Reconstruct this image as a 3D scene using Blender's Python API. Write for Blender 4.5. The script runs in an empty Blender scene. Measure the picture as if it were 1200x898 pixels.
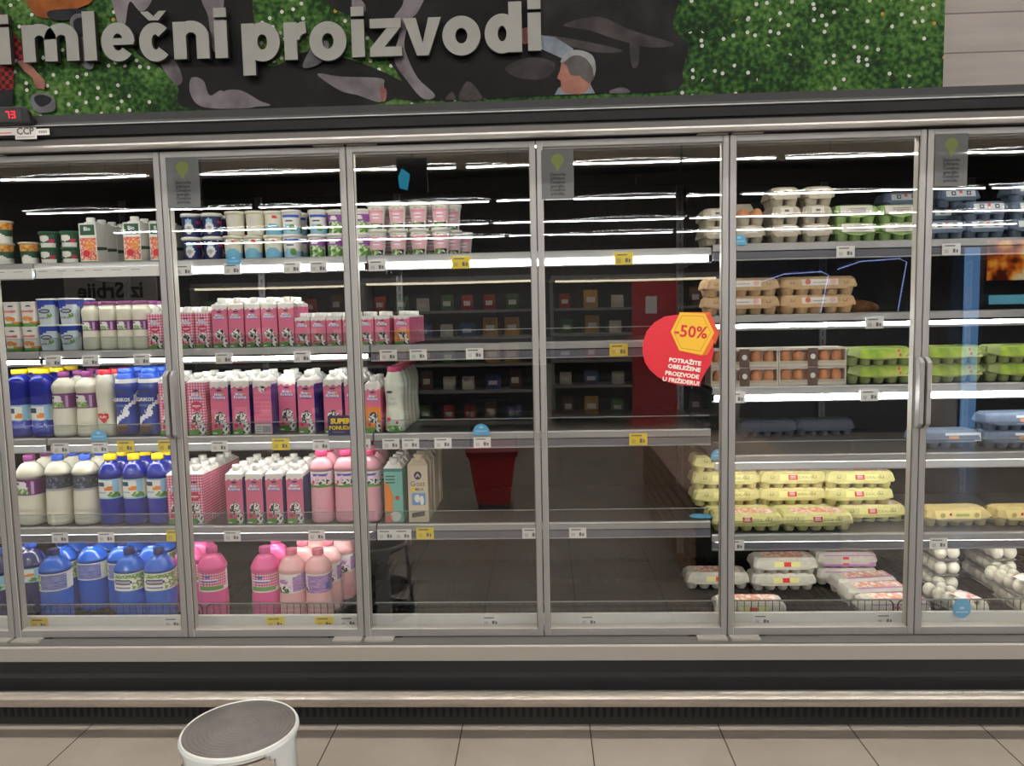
import bpy, math, random
from mathutils import Vector, Matrix

random.seed(7)
SC = bpy.context.scene
COL = SC.collection
PI = math.pi

# ------------------------------------------------------------------ camera
CAM_POS = (1.884, -2.552, 1.408)
YAW, PITCH, ROLL, FPX = 0.040, -0.0907, -0.0208, 896.9
IW, IH = 1200, 898
_cy, _sy, _cp, _sp = math.cos(YAW), math.sin(YAW), math.cos(PITCH), math.sin(PITCH)
_F = Vector((-_sy*_cp, _cy*_cp, _sp))
_R0 = Vector((_cy, _sy, 0)); _U0 = _R0.cross(_F)
_R = _R0*math.cos(ROLL) + _U0*math.sin(ROLL)
_U = -_R0*math.sin(ROLL) + _U0*math.cos(ROLL)
cam_d = bpy.data.cameras.new('camera'); cam = bpy.data.objects.new('camera', cam_d); COL.objects.link(cam)
cam.matrix_world = Matrix(((_R.x, _U.x, -_F.x, CAM_POS[0]), (_R.y, _U.y, -_F.y, CAM_POS[1]),
                           (_R.z, _U.z, -_F.z, CAM_POS[2]), (0, 0, 0, 1)))
cam_d.sensor_fit = 'HORIZONTAL'; cam_d.sensor_width = 36.0; cam_d.lens = FPX/IW*36.0
cam_d.clip_start = 0.05; cam_d.clip_end = 100
SC.camera = cam

# ------------------------------------------------------------------ light, world, exposure
LAMP_E = 125.0      # ceiling light tubes
LED_E = 38.0       # shelf light strips
SC.view_settings.view_transform = 'Standard'
SC.view_settings.look = 'None'
SC.view_settings.gamma = 1.0
SC.view_settings.use_curve_mapping = False
SC.view_settings.exposure = 0.0
wd = bpy.data.worlds.new('world'); SC.world = wd; wd.use_nodes = True
wd.node_tree.nodes['Background'].inputs[0].default_value = (0.9, 0.93, 1.0, 1)
wd.node_tree.nodes['Background'].inputs[1].default_value = 0.05
SC.cycles.use_denoising = True
SC.cycles.max_bounces = 8
SC.cycles.transparent_max_bounces = 24
SC.cycles.sample_clamp_indirect = 6.0
SC.cycles.caustics_reflective = False
SC.cycles.caustics_refractive = False

def ray(px, py):
    return _F*FPX + _R*(px-IW/2) + _U*(IH/2-py)
def at_y(px, py, y):
    d = ray(px, py); o = Vector(CAM_POS); return o + d*((y-o.y)/d.y)
def x_at(px, y, z):
    """the x in metres that a thing standing at depth y and height z has"""
    x = 1.9
    for _ in range(6):
        def f(xx):
            d = Vector((xx, y, z)) - Vector(CAM_POS); return IW/2 + FPX*d.dot(_R)/d.dot(_F)
        a = f(x); b = f(x+0.01); x -= (a-px)/((b-a)/0.01)
    return x

# ------------------------------------------------------------------ materials
def lin(c):
    return tuple(((v/255)/12.92 if v/255 <= 0.04045 else ((v/255+0.055)/1.055)**2.4) for v in c)
_M = {}
def mat(name, c, rough=0.5, metal=0.0, spec=0.5, coat=0.0, emit=None, es=0.0, alpha=1.0, sss=0.0):
    if name in _M: return _M[name]
    m = bpy.data.materials.new(name); m.use_nodes = True
    b = m.node_tree.nodes['Principled BSDF']
    b.inputs['Base Color'].default_value = (*lin(c), 1)
    b.inputs['Roughness'].default_value = rough
    b.inputs['Metallic'].default_value = metal
    b.inputs['Specular IOR Level'].default_value = spec
    b.inputs['Coat Weight'].default_value = coat
    b.inputs['Alpha'].default_value = alpha
    if sss:
        b.inputs['Subsurface Weight'].default_value = sss
        b.inputs['Subsurface Radius'].default_value = (0.02, 0.02, 0.02)
    if emit is not None:
        b.inputs['Emission Color'].default_value = (*lin(emit), 1)
        b.inputs['Emission Strength'].default_value = es
    _M[name] = m
    return m
def nodes(m):
    nt = m.node_tree; return nt, nt.nodes['Principled BSDF']
def N(nt, kind, **kw):
    n = nt.nodes.new(kind)
    for k, v in kw.items():
        if k.startswith('i_'): n.inputs[k[2:].replace('_', ' ')].default_value = v
        else: setattr(n, k, v)
    return n
def ramp(nt, fac, stops, interp='LINEAR'):
    r = nt.nodes.new('ShaderNodeValToRGB'); r.color_ramp.interpolation = interp
    while len(r.color_ramp.elements) < len(stops): r.color_ramp.elements.new(0.5)
    for e, (p, c) in zip(r.color_ramp.elements, stops):
        e.position = p; e.color = (*lin(c), 1)
    nt.links.new(fac, r.inputs[0]); return r
def noisy(name, stops, scale=8, rough=0.5, detail=4, spec=0.5, metal=0, coords='Object', interp='LINEAR', bump=0, stretch=None):
    if name in _M: return _M[name]
    m = mat(name, stops[0][1], rough, metal, spec); nt, b = nodes(m)
    tc = N(nt, 'ShaderNodeTexCoord'); no = N(nt, 'ShaderNodeTexNoise'); no.inputs['Scale'].default_value = scale; no.inputs['Detail'].default_value = detail
    src = tc.outputs[coords]
    if stretch:
        mp = N(nt, 'ShaderNodeMapping'); mp.inputs['Scale'].default_value = stretch; nt.links.new(src, mp.inputs[0]); src = mp.outputs[0]
    nt.links.new(src, no.inputs['Vector'])
    r = ramp(nt, no.outputs['Fac'], stops, interp); nt.links.new(r.outputs[0], b.inputs['Base Color'])
    if bump:
        bp = N(nt, 'ShaderNodeBump'); bp.inputs['Strength'].default_value = bump; bp.inputs['Distance'].default_value = 0.002
        nt.links.new(no.outputs['Fac'], bp.inputs['Height']); nt.links.new(bp.outputs[0], b.inputs['Normal'])
    return m

def glass_mat(name, f0=0.09, tint=(1, 1, 1)):
    m = bpy.data.materials.new(name); m.use_nodes = True; nt = m.node_tree; nt.nodes.clear()
    o = N(nt, 'ShaderNodeOutputMaterial'); mix = N(nt, 'ShaderNodeMixShader'); t = N(nt, 'ShaderNodeBsdfTransparent'); g = N(nt, 'ShaderNodeBsdfGlossy')
    g.inputs['Roughness'].default_value = 0.0; t.inputs[0].default_value = (*tint, 1)
    lw = N(nt, 'ShaderNodeLayerWeight'); lw.inputs[0].default_value = 0.5
    pw = N(nt, 'ShaderNodeMath', operation='POWER'); pw.inputs[1].default_value = 5
    ma = N(nt, 'ShaderNodeMath', operation='MULTIPLY_ADD'); ma.inputs[1].default_value = 1-f0; ma.inputs[2].default_value = f0
    L = nt.links.new
    L(lw.outputs['Facing'], pw.inputs[0]); L(pw.outputs[0], ma.inputs[0]); L(ma.outputs[0], mix.inputs[0])
    L(t.outputs[0], mix.inputs[1]); L(g.outputs[0], mix.inputs[2]); L(mix.outputs[0], o.inputs[0])
    _M[name] = m; return m

GLASS = glass_mat('door_glass', 0.150, (0.97, 0.98, 0.98)); GLASS2 = glass_mat('inner_glass', 0.010, (0.98, 0.99, 0.99))
PLEXI = glass_mat('clear_plastic', 0.05, (0.93, 0.95, 0.95))
ALU = mat('brushed_aluminium', (146, 145, 144), 0.42, 0.25)
ALUL = mat('pale_aluminium', (190, 188, 184), 0.38, 0.2)
ALU_LIT = mat('aluminium_led_lit', (198, 194, 184), 0.5)  # inner faces of the door frames, LED light painted in as a paler tone
BLACK = mat('black_rubber', (18, 18, 19), 0.6)
CASE = mat('charcoal_paint', (36, 36, 38), 0.42, spec=0.35)
CASE2 = mat('dark_grey_paint', (24, 24, 25), 0.5, spec=0.3)
CASEB = mat('warm_grey_paint', (92, 88, 85), 0.4)
LEDGE = mat('taupe_paint', (160, 155, 147), 0.4)
WHITEP = mat('white_paint', (222, 221, 214), 0.4)
BACKW = noisy('black_liner', [(0.35, (15, 15, 16)), (0.7, (24, 23, 23))], 30, 0.6, spec=0.15)
SHELF = noisy('shelf_steel', [(0.3, (50, 49, 49)), (0.75, (66, 65, 64))], 6, 0.3, stretch=(1, 8, 1))
LIP = mat('shelf_lip_steel', (160, 159, 158), 0.35, 0.2)
RAIL = mat('price_rail_grey', (108, 108, 116), 0.25)
LED = mat('led_white', (255, 255, 255), 0.5, emit=(255, 254, 250), es=LED_E)
LEDD = mat('led_dim', (176, 176, 178), 0.3, emit=(255, 254, 250), es=0.12)
WIRE = mat('black_wire', (12, 11, 11), 0.8, 0.0, spec=0.0)
PAPER = mat('white_paper', (228, 226, 222), 0.6)
YEL = mat('yellow_paper', (232, 205, 62), 0.6)
INK = mat('grey_ink', (105, 105, 108), 0.6)
SKYB = mat('sky_blue_card', (95, 175, 220), 0.5)
RED = mat('signal_red', (214, 30, 44), 0.4)
W = mat('white_plastic', (236, 234, 226), 0.35)
CREAM = mat('milk_white', (228, 224, 204), 0.3, coat=0.3)
GREENP = mat('print_green', (92, 150, 62), 0.5)
NAVY = mat('navy_print', (34, 44, 96), 0.4)
ROYAL = mat('royal_blue', (42, 48, 134), 0.4)
PINK = mat('carton_pink', (222, 112, 146), 0.45)
ORANGE = mat('print_orange', (236, 138, 48), 0.5)
PURPLE = mat('print_purple', (120, 56, 120), 0.45)

# ------------------------------------------------------------------ mesh helper
class MB:
    def __init__(s): s.v = []; s.f = []; s.mi = []; s.sm = []; s.mats = []
    def _m(s, m):
        if m not in s.mats: s.mats.append(m)
        return s.mats.index(m)
    def face(s, idx, m, smooth=False): s.f.append(tuple(idx)); s.mi.append(s._m(m)); s.sm.append(smooth)
    def poly(s, pts, m, smooth=False):
        b = len(s.v); s.v += [tuple(p) for p in pts]; s.face(range(b, b+len(pts)), m, smooth); return s
    def box(s, x0, x1, y0, y1, z0, z1, m, mats=None):
        b = len(s.v); s.v += [(x0,y0,z0),(x1,y0,z0),(x1,y1,z0),(x0,y1,z0),(x0,y0,z1),(x1,y0,z1),(x1,y1,z1),(x0,y1,z1)]
        q = mats or {}
        for k, f in (('bottom',(0,3,2,1)),('top',(4,5,6,7)),('front',(0,1,5,4)),('right',(1,2,6,5)),('back',(2,3,7,6)),('left',(3,0,4,7))):
            s.face([b+i for i in f], q.get(k, m))
        return s
    def loft(s, rings, m, smooth=True, caps=True, mf=None):
        n = len(rings[0]); b = len(s.v)
        for r in rings: s.v += [tuple(p) for p in r]
        for i in range(len(rings)-1):
            for j in range(n):
                k = (j+1) % n
                s.face((b+i*n+j, b+i*n+k, b+(i+1)*n+k, b+(i+1)*n+j), mf(i, j) if mf else m, smooth)
        if caps:
            s.face([b+j for j in range(n-1, -1, -1)], mf(0, 0) if mf else m)
            s.face([b+(len(rings)-1)*n+j for j in range(n)], mf(len(rings)-2, 0) if mf else m)
        return s
    def lathe(s, prof, m, n=20, c=(0, 0), sq=2.0, smooth=True, caps=True, mf=None, sx=1.0, sy=1.0):
        rings = []
        for r, z in prof:
            ring = []
            for j in range(n):
                a = 2*PI*j/n - PI/2; ca, sa = math.cos(a), math.sin(a)
                k = (abs(ca)**sq + abs(sa)**sq)**(-1/sq)
                ring.append((c[0]+r*k*ca*sx, c[1]+r*k*sa*sy, z))
            rings.append(ring)
        return s.loft(rings, m, smooth, caps, mf)
    def rect(s, secs, m, mf=None, smooth=False):
        """stacked rectangles (hx, hy, z, cut corner)"""
        rings = []
        for hx, hy, z, ch in secs:
            rings.append([(-hx+ch,-hy,z),(hx-ch,-hy,z),(hx,-hy+ch,z),(hx,hy-ch,z),(hx-ch,hy,z),(-hx+ch,hy,z),(-hx,hy-ch,z),(-hx,-hy+ch,z)])
        return s.loft(rings, m, smooth, True, mf)
    def prism(s, pts, y0, y1, m, side=None):
        """(x, z) outline pushed through from y0 (front) to y1"""
        n = len(pts); b = len(s.v); s.v += [(x, y0, z) for x, z in pts] + [(x, y1, z) for x, z in pts]
        s.face(range(b, b+n), m); s.face(range(b+2*n-1, b+n-1, -1), m)
        for i in range(n):
            j = (i+1) % n; s.face((b+i, b+n+i, b+n+j, b+j), side or m)
        return s
    def xprof(s, pts, x0, x1, m, mf=None):
        """(y, z) outline run along x"""
        n = len(pts); b = len(s.v); s.v += [(x0, y, z) for y, z in pts] + [(x1, y, z) for y, z in pts]
        for i in range(n):
            j = (i+1) % n; s.face((b+i, b+j, b+n+j, b+n+i), mf(i) if mf else m)
        s.face(range(b+n-1, b-1, -1), m); s.face(range(b+n, b+2*n), m)
        return s
    def tube(s, path, r, m, n=6):
        P = [Vector(p) for p in path]; rings = []
        for i, p in enumerate(P):
            t = (P[min(i+1, len(P)-1)] - P[max(i-1, 0)]).normalized()
            a = Vector((0, 0, 1)) if abs(t.z) < 0.9 else Vector((0, 1, 0))
            u = t.cross(a).normalized(); w = u.cross(t)
            rings.append([p + (u*math.cos(2*PI*j/n) + w*math.sin(2*PI*j/n))*r for j in range(n)])
        return s.loft(rings, m)
    def oval(s, cx, cz, rx, rz, y, m, n=14, a0=0, a1=2*PI, rot=0):
        pts = []
        full = a1-a0 > 6.28
        for i in range(n if full else n+1):
            a = a0+(a1-a0)*i/n; x, z = rx*math.cos(a), rz*math.sin(a)
            pts.append((cx+x*math.cos(rot)-z*math.sin(rot), y, cz+x*math.sin(rot)+z*math.cos(rot)))
        return s.poly(pts, m)
    def rc(s, x0, x1, z0, z1, y, m): return s.poly([(x0,y,z0),(x1,y,z0),(x1,y,z1),(x0,y,z1)], m)
    def ball(s, c, rx, ry, rz, m, n=12, k=8):
        prof = []
        rings = []
        for i in range(k+1):
            t = PI*i/k; rr = max(math.sin(t), 0.02)
            rings.append([(c[0]+rx*rr*math.cos(2*PI*j/n), c[1]+ry*rr*math.sin(2*PI*j/n), c[2]-rz*math.cos(t)) for j in range(n)])
        return s.loft(rings, m)
    def text(s, body, size, x, z, y, m, bold=0.02, align='CENTER', rot=0.0, sx=1.0, shear=0.0):
        key = (body, bold, shear)
        if key not in _T:
            c = bpy.data.curves.new('t', 'FONT'); c.body = body; c.offset = bold; c.resolution_u = 2; c.size = 1; c.shear = shear; c.fill_mode = 'FRONT'
            o = bpy.data.objects.new('t', c); COL.objects.link(o); dg = bpy.context.evaluated_depsgraph_get()
            me = bpy.data.meshes.new_from_object(o.evaluated_get(dg)); vs = [(v.co.x, v.co.y) for v in me.vertices]
            _T[key] = (vs, [tuple(p.vertices) for p in me.polygons]); bpy.data.objects.remove(o); bpy.data.curves.remove(c); bpy.data.meshes.remove(me)
        vs, fs = _T[key]
        if not vs: return s
        x0 = min(v[0] for v in vs); x1 = max(v[0] for v in vs)
        ox = {'CENTER': (x0+x1)/2, 'LEFT': x0, 'RIGHT': x1}[align]; b = len(s.v); cr, sr = math.cos(rot), math.sin(rot)
        for a, q in vs:
            u, w = (a-ox)*size*sx, q*size; s.v.append((x+u*cr-w*sr, y, z+u*sr+w*cr))
        for f in fs: s.face([b+i for i in f], m)
        return s
    def build(s, name, parent=None, loc=None, bevel=0.0, solid=0.0, seg=1):
        me = bpy.data.meshes.new(name); me.from_pydata(s.v, [], s.f)
        for m in s.mats: me.materials.append(m)
        me.polygons.foreach_set('material_index', s.mi); me.polygons.foreach_set('use_smooth', s.sm); me.update()
        o = bpy.data.objects.new(name, me); COL.objects.link(o)
        if parent: o.parent = parent
        if loc: o.location = loc
        if solid:
            d = o.modifiers.new('s', 'SOLIDIFY'); d.thickness = solid; d.offset = 0
        if bevel:
            d = o.modifiers.new('b', 'BEVEL'); d.width = bevel; d.segments = seg; d.limit_method = 'ANGLE'; d.harden_normals = False
        return o
_T = {}

def tag(o, label=None, cat=None, group=None, kind=None):
    if label: o['label'] = label
    if cat: o['category'] = cat
    if group: o['group'] = group
    if kind: o['kind'] = kind
    return o
def thing(name, label=None, cat=None, loc=(0, 0, 0), rz=0, group=None):
    o = bpy.data.objects.new(name, None); COL.objects.link(o); o.location = loc; o.rotation_euler = (0, 0, rz)
    o.empty_display_size = 0.05
    return tag(o, label, cat, group)
def struct(name, mb, **k): return tag(mb.build(name, **k), kind='structure')
_KIDS = {}
def kids(o):
    if o.name not in _KIDS: _KIDS[o.name] = list(o.children)
    return _KIDS[o.name]
def copy_tree(o, parent=None, depth=0):
    c = o.copy(); COL.objects.link(c)
    if parent: c.parent = parent
    for ch in kids(o): copy_tree(ch, c, depth+1)
    return c
class Kind:
    """a kind of thing: its maker builds it once, every other one is a copy"""
    def __init__(s, maker, cat): s.maker = maker; s.cat = cat; s.first = None
    def put(s, x, y, z, label, group=None, rz=0.0, tilt=None):
        if s.first is None: o = s.first = s.maker()
        else: o = copy_tree(s.first)
        o.location = (x, y, z); o.rotation_euler = tilt or (0, 0, rz)
        if 'group' in o and not group: del o['group']
        return tag(o, label, s.cat, group)
ORD = ['first', 'second', 'third', 'fourth', 'fifth', 'sixth', 'seventh', 'eighth', 'ninth', 'tenth', 'eleventh', 'twelfth']
ROWN = ['front row', 'second row', 'third row', 'fourth row', 'fifth row', 'sixth row']

# ================================================================== THE ROOM
WD = 0.625            # one glass door
FLOORM = noisy('floor_tile', [(0.25, (162, 151, 140)), (0.75, (178, 168, 157))], 3.0, 0.22, 6)
def tile_floor():
    nt, b = nodes(FLOORM)
    tc = N(nt, 'ShaderNodeTexCoord'); mp = N(nt, 'ShaderNodeMapping'); mp.inputs['Location'].default_value = (-0.283, 0.30, 0)
    nt.links.new(tc.outputs['Object'], mp.inputs[0])
    br = N(nt, 'ShaderNodeTexBrick'); br.offset = 0.0; br.squash = 1.0
    br.inputs['Scale'].default_value = 1.0; br.inputs['Brick Width'].default_value = 0.4355; br.inputs['Row Height'].default_value = 0.4355
    br.inputs['Mortar Size'].default_value = 0.0022; br.inputs['Mortar Smooth'].default_value = 0.0
    old = b.inputs['Base Color'].links[0].from_socket
    nt.links.new(mp.outputs[0], br.inputs['Vector']); nt.links.new(old, br.inputs['Color1']); nt.links.new(old, br.inputs['Color2'])
    br.inputs['Mortar'].default_value = (*lin((58, 54, 50)), 1)
    nt.links.new(br.outputs['Color'], b.inputs['Base Color'])
    ml = N(nt, 'ShaderNodeMath', operation='MULTIPLY_ADD'); ml.inputs[1].default_value = 0.5; ml.inputs[2].default_value = 0.24
    nt.links.new(br.outputs['Fac'], ml.inputs[0]); nt.links.new(ml.outputs[0], b.inputs['Roughness'])
tile_floor()
struct('floor', MB().box(-8, 14, -19, 1.2, -0.05, 0, FLOORM))

PLANK = noisy('taupe_planks', [(0.3, (112, 103, 97)), (0.7, (124, 115, 108))], 2.0, 0.55, 5, stretch=(1, 1, 10))
def plank_mat():
    nt, b = nodes(PLANK); tc = N(nt, 'ShaderNodeTexCoord'); sp = N(nt, 'ShaderNodeSeparateXYZ'); nt.links.new(tc.outputs['Object'], sp.inputs[0])
    md = N(nt, 'ShaderNodeMath', operation='MODULO'); md.inputs[1].default_value = 0.167
    ad = N(nt, 'ShaderNodeMath', operation='ADD'); ad.inputs[1].default_value = 0.001
    nt.links.new(sp.outputs['Z'], ad.inputs[0]); nt.links.new(ad.outputs[0], md.inputs[0])
    gt = N(nt, 'ShaderNodeMath', operation='LESS_THAN'); gt.inputs[1].default_value = 0.006; nt.links.new(md.outputs[0], gt.inputs[0])
    mx = N(nt, 'ShaderNodeMix', data_type='RGBA'); mx.inputs['B'].default_value = (*lin((70, 62, 58)), 1)
    old = b.inputs['Base Color'].links[0].from_socket
    nt.links.new(gt.outputs[0], mx.inputs['Factor']); nt.links.new(old, mx.inputs['A']); nt.links.new(mx.outputs['Result'], b.inputs['Base Color'])
plank_mat()
struct('wall_back', MB().box(-8, 14, 1.0, 1.1, 0, 5.2, PLANK))
GREYW = noisy('grey_plaster', [(0.3, (58, 56, 54)), (0.7, (68, 66, 63))], 2, 0.8)
struct('wall_front', MB().box(-8, 14, -19.1, -19, 0, 5.2, GREYW))
struct('wall_left', MB().box(-8.1, -8, -19, 1.0, 0, 5.2, GREYW))
struct('wall_right', MB().box(14, 14.1, -19, 1.0, 0, 5.2, GREYW))
DARKC = noisy('black_ceiling', [(0.3, (20, 20, 21)), (0.7, (27, 27, 28))], 1.5, 0.9)
TAUPC = noisy('taupe_ceiling', [(0.3, (150, 138, 118)), (0.7, (162, 150, 130))], 1.5, 0.85)
struct('ceiling', MB().box(-8, 14, -19, 1.0, 5.2, 5.3, DARKC))
struct('trim_1', MB().box(-8, 14, -8.0, 1.0, 3.64, 3.74, TAUPC).box(-8, 14, -8.1, -8.0, 3.375, 3.9, TAUPC))

# ceiling lights: continuous rows of tubes hung under the ceiling
LAMP = mat('lamp_tube', (255, 255, 255), 0.5, emit=(255, 252, 247), es=LAMP_E)
HOUS = mat('lamp_housing', (225, 225, 222), 0.5)
def ceiling_light():
    t = thing('ceiling_light')
    MB().box(-1.95, 1.95, -0.017, 0.017, 0.018, 0.05, HOUS).build('housing', t)
    MB().box(-1.93, 1.93, -0.015, 0.015, 0.004, 0.017, LAMP).build('tube', t)
    for s in (-1.4, 1.4): MB().tube([(s, 0, 0.05), (s, 0, 0.36)], 0.004, WIRE).build('hanger', t)
    return t
KL = Kind(ceiling_light, 'ceiling light')
rowsay = ['over the fridge aisle', 'one row out', 'at the taupe ceiling edge', 'over the shop floor', 'far over the shop', 'most distant']
for r, y in enumerate((-0.55, -4.3, -7.3, -10.3, -13.4, -16.1)):
    for k, x in enumerate((-5.0, -1.0, 3.0, 7.0, 11.0)):
        if r < 2 and k in (0, 4): continue
        KL.put(x + (0.12 if r % 2 else -0.1), y, 3.262, 'long ceiling tube light %s, %s in its row' % (rowsay[r], ORD[k]), 'rows of ceiling tube lights')

# ================================================================== THE DISPLAY FRIDGE
fr = thing('display_fridge', 'long upright display fridge with glass doors, grey frames and charcoal base and canopy', 'display fridge', (0, 0, 0))
FX0, FX1 = -1.25, 4.375
b = MB(); b.box(FX0, FX1, 0.90, 0.97, 0.10, 1.96, BACKW); b.build('back_liner', fr)
b = MB(); b.box(FX0-0.04, FX0, 0.0, 0.97, 0.02, 2.08, CASE); b.build('side_panel', fr)
b = MB(); b.box(FX1, FX1+0.04, 0.0, 0.97, 0.02, 2.08, CASE); b.build('side_panel', fr)
MB().box(FX0, FX1, 0.10, 0.90, 1.95, 2.0, BACKW).build('roof_liner', fr)
# slotted uprights on the back liner
for i in range(10):
    x = FX0 + 0.02 + i*0.625 - (0.02 if i else 0)
    u = MB().box(x-0.014, x+0.014, 0.885, 0.90, 0.3, 1.95, SHELF)
    for k in range(40): u.rc(x-0.004, x+0.004, 0.32+k*0.04, 0.345+k*0.04, 0.8845, BLACK)
    u.build('slotted_upright', fr)
# canopy
can = [(-0.030,1.970),(-0.052,1.972),(-0.058,1.978),(-0.052,1.985),(-0.040,1.986),(-0.040,2.006),(-0.034,2.008),(-0.034,2.013),(-0.050,2.014),
       (-0.056,2.040),(-0.066,2.0435),(-0.066,2.047),(-0.062,2.055),(-0.057,2.080),(0.0,2.086),(0.97,2.086),(0.97,1.97)]
cm = {0: ALUL, 1: ALUL, 2: ALUL, 3: ALUL, 4: CASEB, 5: BLACK, 6: BLACK, 7: BLACK, 8: CASE, 9: CASE, 10: ALU, 11: CASE2, 12: CASE2}
MB().xprof(can[::-1], FX0-0.04, FX1+0.04, CASE, mf=lambda i: cm.get(15-i, CASE)).build('canopy', fr)
# base
MB().xprof([(-0.055,0.235),(-0.055,0.283),(-0.045,0.290),(0.10,0.292),(0.10,0.235)][::-1], FX0-0.04, FX1+0.04, LEDGE).build('front_ledge', fr)
MB().xprof([(-0.072,0.135),(-0.072,0.185),(-0.052,0.192),(-0.050,0.235),(0.3,0.235),(0.3,0.10),(-0.05,0.10)][::-1], FX0-0.04, FX1+0.04, CASE).build('lower_panel', fr)
MB().xprof([(-0.119+0.025*math.cos(2*PI*k/18), 0.134+0.0265*math.sin(2*PI*k/18)) for k in range(18)], FX0-0.04, FX1+0.04, mat('bumper_steel', (182, 175, 166), 0.24, 0.75)).build('bumper_rail', fr)
for k in range(8):
    x = 1.27+(k-3)*0.81
    if FX0 < x < FX1: MB().box(x-0.012, x+0.012, -0.10, -0.045, 0.105, 0.122, ALU).build('rail_bracket', fr)
kp = MB().box(FX0, FX1, -0.045, 0.9, 0.004, 0.102, mat('kick_black', (28, 27, 27), 0.45))
for k in range(225): kp.box(FX0+0.02+k*0.025, FX0+0.031+k*0.025, -0.0475, -0.045, 0.03, 0.082, mat('slot_black', (7, 7, 7), 0.8))
kp.build('vent_grille', fr)
MB().xprof([(-0.048, 0.2875), (-0.048, 0.2915), (-0.004, 0.2955), (-0.004, 0.2875)][::-1], FX0, FX1, mat('sill_grey', (98, 96, 93), 0.5)).build('door_sill', fr)
MB().box(FX0, FX1, 0.10, 0.115, 0.235, 0.334, WHITEP).build('riser', fr)
MB().box(FX0, FX1, 0.115, 0.90, 0.235, 0.262, mat('tank_black', (7, 7, 7), 0.9, spec=0.0)).build('tank_floor', fr)
# wire deck and basket front
for m in range(-1, 4):
    x0, x1 = m*1.25+0.01, m*1.25+1.24
    if x1 > FX1: x1 = FX1-0.01
    if m == -1: x0 = FX0+0.01
    wd_ = MB()
    k = 0
    while x0+0.02+k*0.025 < x1-0.01:
        xx = x0+0.02+k*0.025; wd_.box(xx-0.0014, xx+0.0014, 0.135, 0.89, 0.2795, 0.2825, WIRE); k += 1
    for yy in (0.14, 0.38, 0.62, 0.88): wd_.box(x0, x1, yy-0.002, yy+0.002, 0.262, 0.2795, WIRE)
    wd_.build('wire_deck', fr)
    for h in (0, 1):
        a, c = x0+h*(x1-x0)/2+0.008, x0+(h+1)*(x1-x0)/2-0.008
        f = MB(); y = 0.137; R_ = 0.022; zt = 0.366
        path = [(a, y, 0.28), (a, y, zt-R_)] + [(a+R_-R_*math.cos(t), y, zt-R_+R_*math.sin(t)) for t in (0.4, 0.8, 1.2)] + [(a+R_, y, zt), (c-R_, y, zt)] + [(c-R_+R_*math.sin(t), y, zt-R_+R_*math.cos(t)) for t in (0.4, 0.8, 1.2)] + [(c, y, zt-R_), (c, y, 0.28)]
        f.tube(path, 0.0028, WIRE)
        k = 1
        while a+k*0.025 < c-0.01: f.tube([(a+k*0.025, y, 0.28), (a+k*0.025, y, zt)], 0.0014, WIRE, 4); k += 1
        f.build('basket_front', fr)
    g = MB().box(x0, x1, 0.128, 0.130, 0.30, 0.368, PLEXI); g.box(x0, x1, 0.1275, 0.1305, 0.368, 0.3705, mat('plexi_edge', (150, 156, 154), 0.2)); g.build('clear_guard', fr)
PEDGE = _M['plexi_edge']
# shelves: (module, height, depth to back, lit from-to, rail)
LZ = [1.630, 1.302, 0.972, 0.626]; RZ = [1.640, 1.385, 1.124, 0.872, 0.574]
YF = 0.25
LEDU = mat('led_under', (255, 255, 255), 0.5, emit=(255, 252, 244), es=LED_E*0.8)
def shelf(x0, x1, z, name, kind, guard=True, under=0):
    """kind: lit, dim or plain price rail under the lip"""
    s = MB().box(x0, x1, YF+0.012, 0.86, z-0.016, z-0.002, SHELF)
    for xx in (x0+0.004, x1-0.008): s.box(xx, xx+0.004, 0.66, 0.885, z-0.045, z-0.016, SHELF)
    o = s.build('shelf', fr)
    MB().xprof([(YF, z-0.026), (YF, z-0.004), (YF+0.004, z), (YF+0.016, z), (YF+0.016, z-0.026)][::-1], x0, x1, LIP).build('shelf_lip', o)
    if kind == 'lit': MB().box(x0+0.01, x1-0.01, YF-0.002, YF+0.014, z-0.050, z-0.031, LED).build('light_strip', o)
    elif kind == 'slim':
        MB().box(x0+0.01, x1-0.01, YF-0.001, YF+0.014, z-0.047, z-0.034, LED).build('light_strip', o); MB().box(x0, x1, YF-0.002, YF+0.013, z-0.053, z-0.047, LIP).build('strip_edge', o)
    elif kind == 'dim': 
        MB().box(x0+0.01, x1-0.01, YF+0.002, YF+0.014, z-0.052, z-0.029, LEDD).build('light_strip', o)
    else:
        MB().xprof([(YF-0.002, z-0.060), (YF-0.002, z-0.056), (YF+0.004, z-0.053), (YF+0.002, z-0.03), (YF+0.01, z-0.03), (YF+0.01, z-0.06)][::-1], x0, x1, RAIL, mf=lambda i: LIP if i >= 4 else RAIL).build('price_rail', o)
    if kind != 'plain': MB().box(x0, x1, YF-0.003, YF+0.012, z-0.056, z-0.052, LIP).build('price_rail', o)
    if under: MB().box(x0+0.02, x1-0.02, YF+0.020, YF+0.032, z-0.024, z-0.0165, LEDU).build('under_light', o)
    if guard:
        g = MB().box(x0+0.004, x1-0.004, YF+0.004, YF+0.006, z, z+0.048, PLEXI); g.box(x0+0.004, x1-0.004, YF+0.0035, YF+0.0065, z+0.048, z+0.0500, PEDGE); g.build('clear_guard', o)
for m, ks in ((-1, ('plain', 'slim', 'dim', 'plain')), (0, ('lit', 'slim', 'dim', 'plain')), (1, ('lit', 'plain', 'plain', 'plain'))):
    for z, k in zip(LZ, ks): shelf(m*1.25+0.003, m*1.25+1.247, z, 'shelf', k, z < 1.6, m < 1 and z < 1.0)
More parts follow.
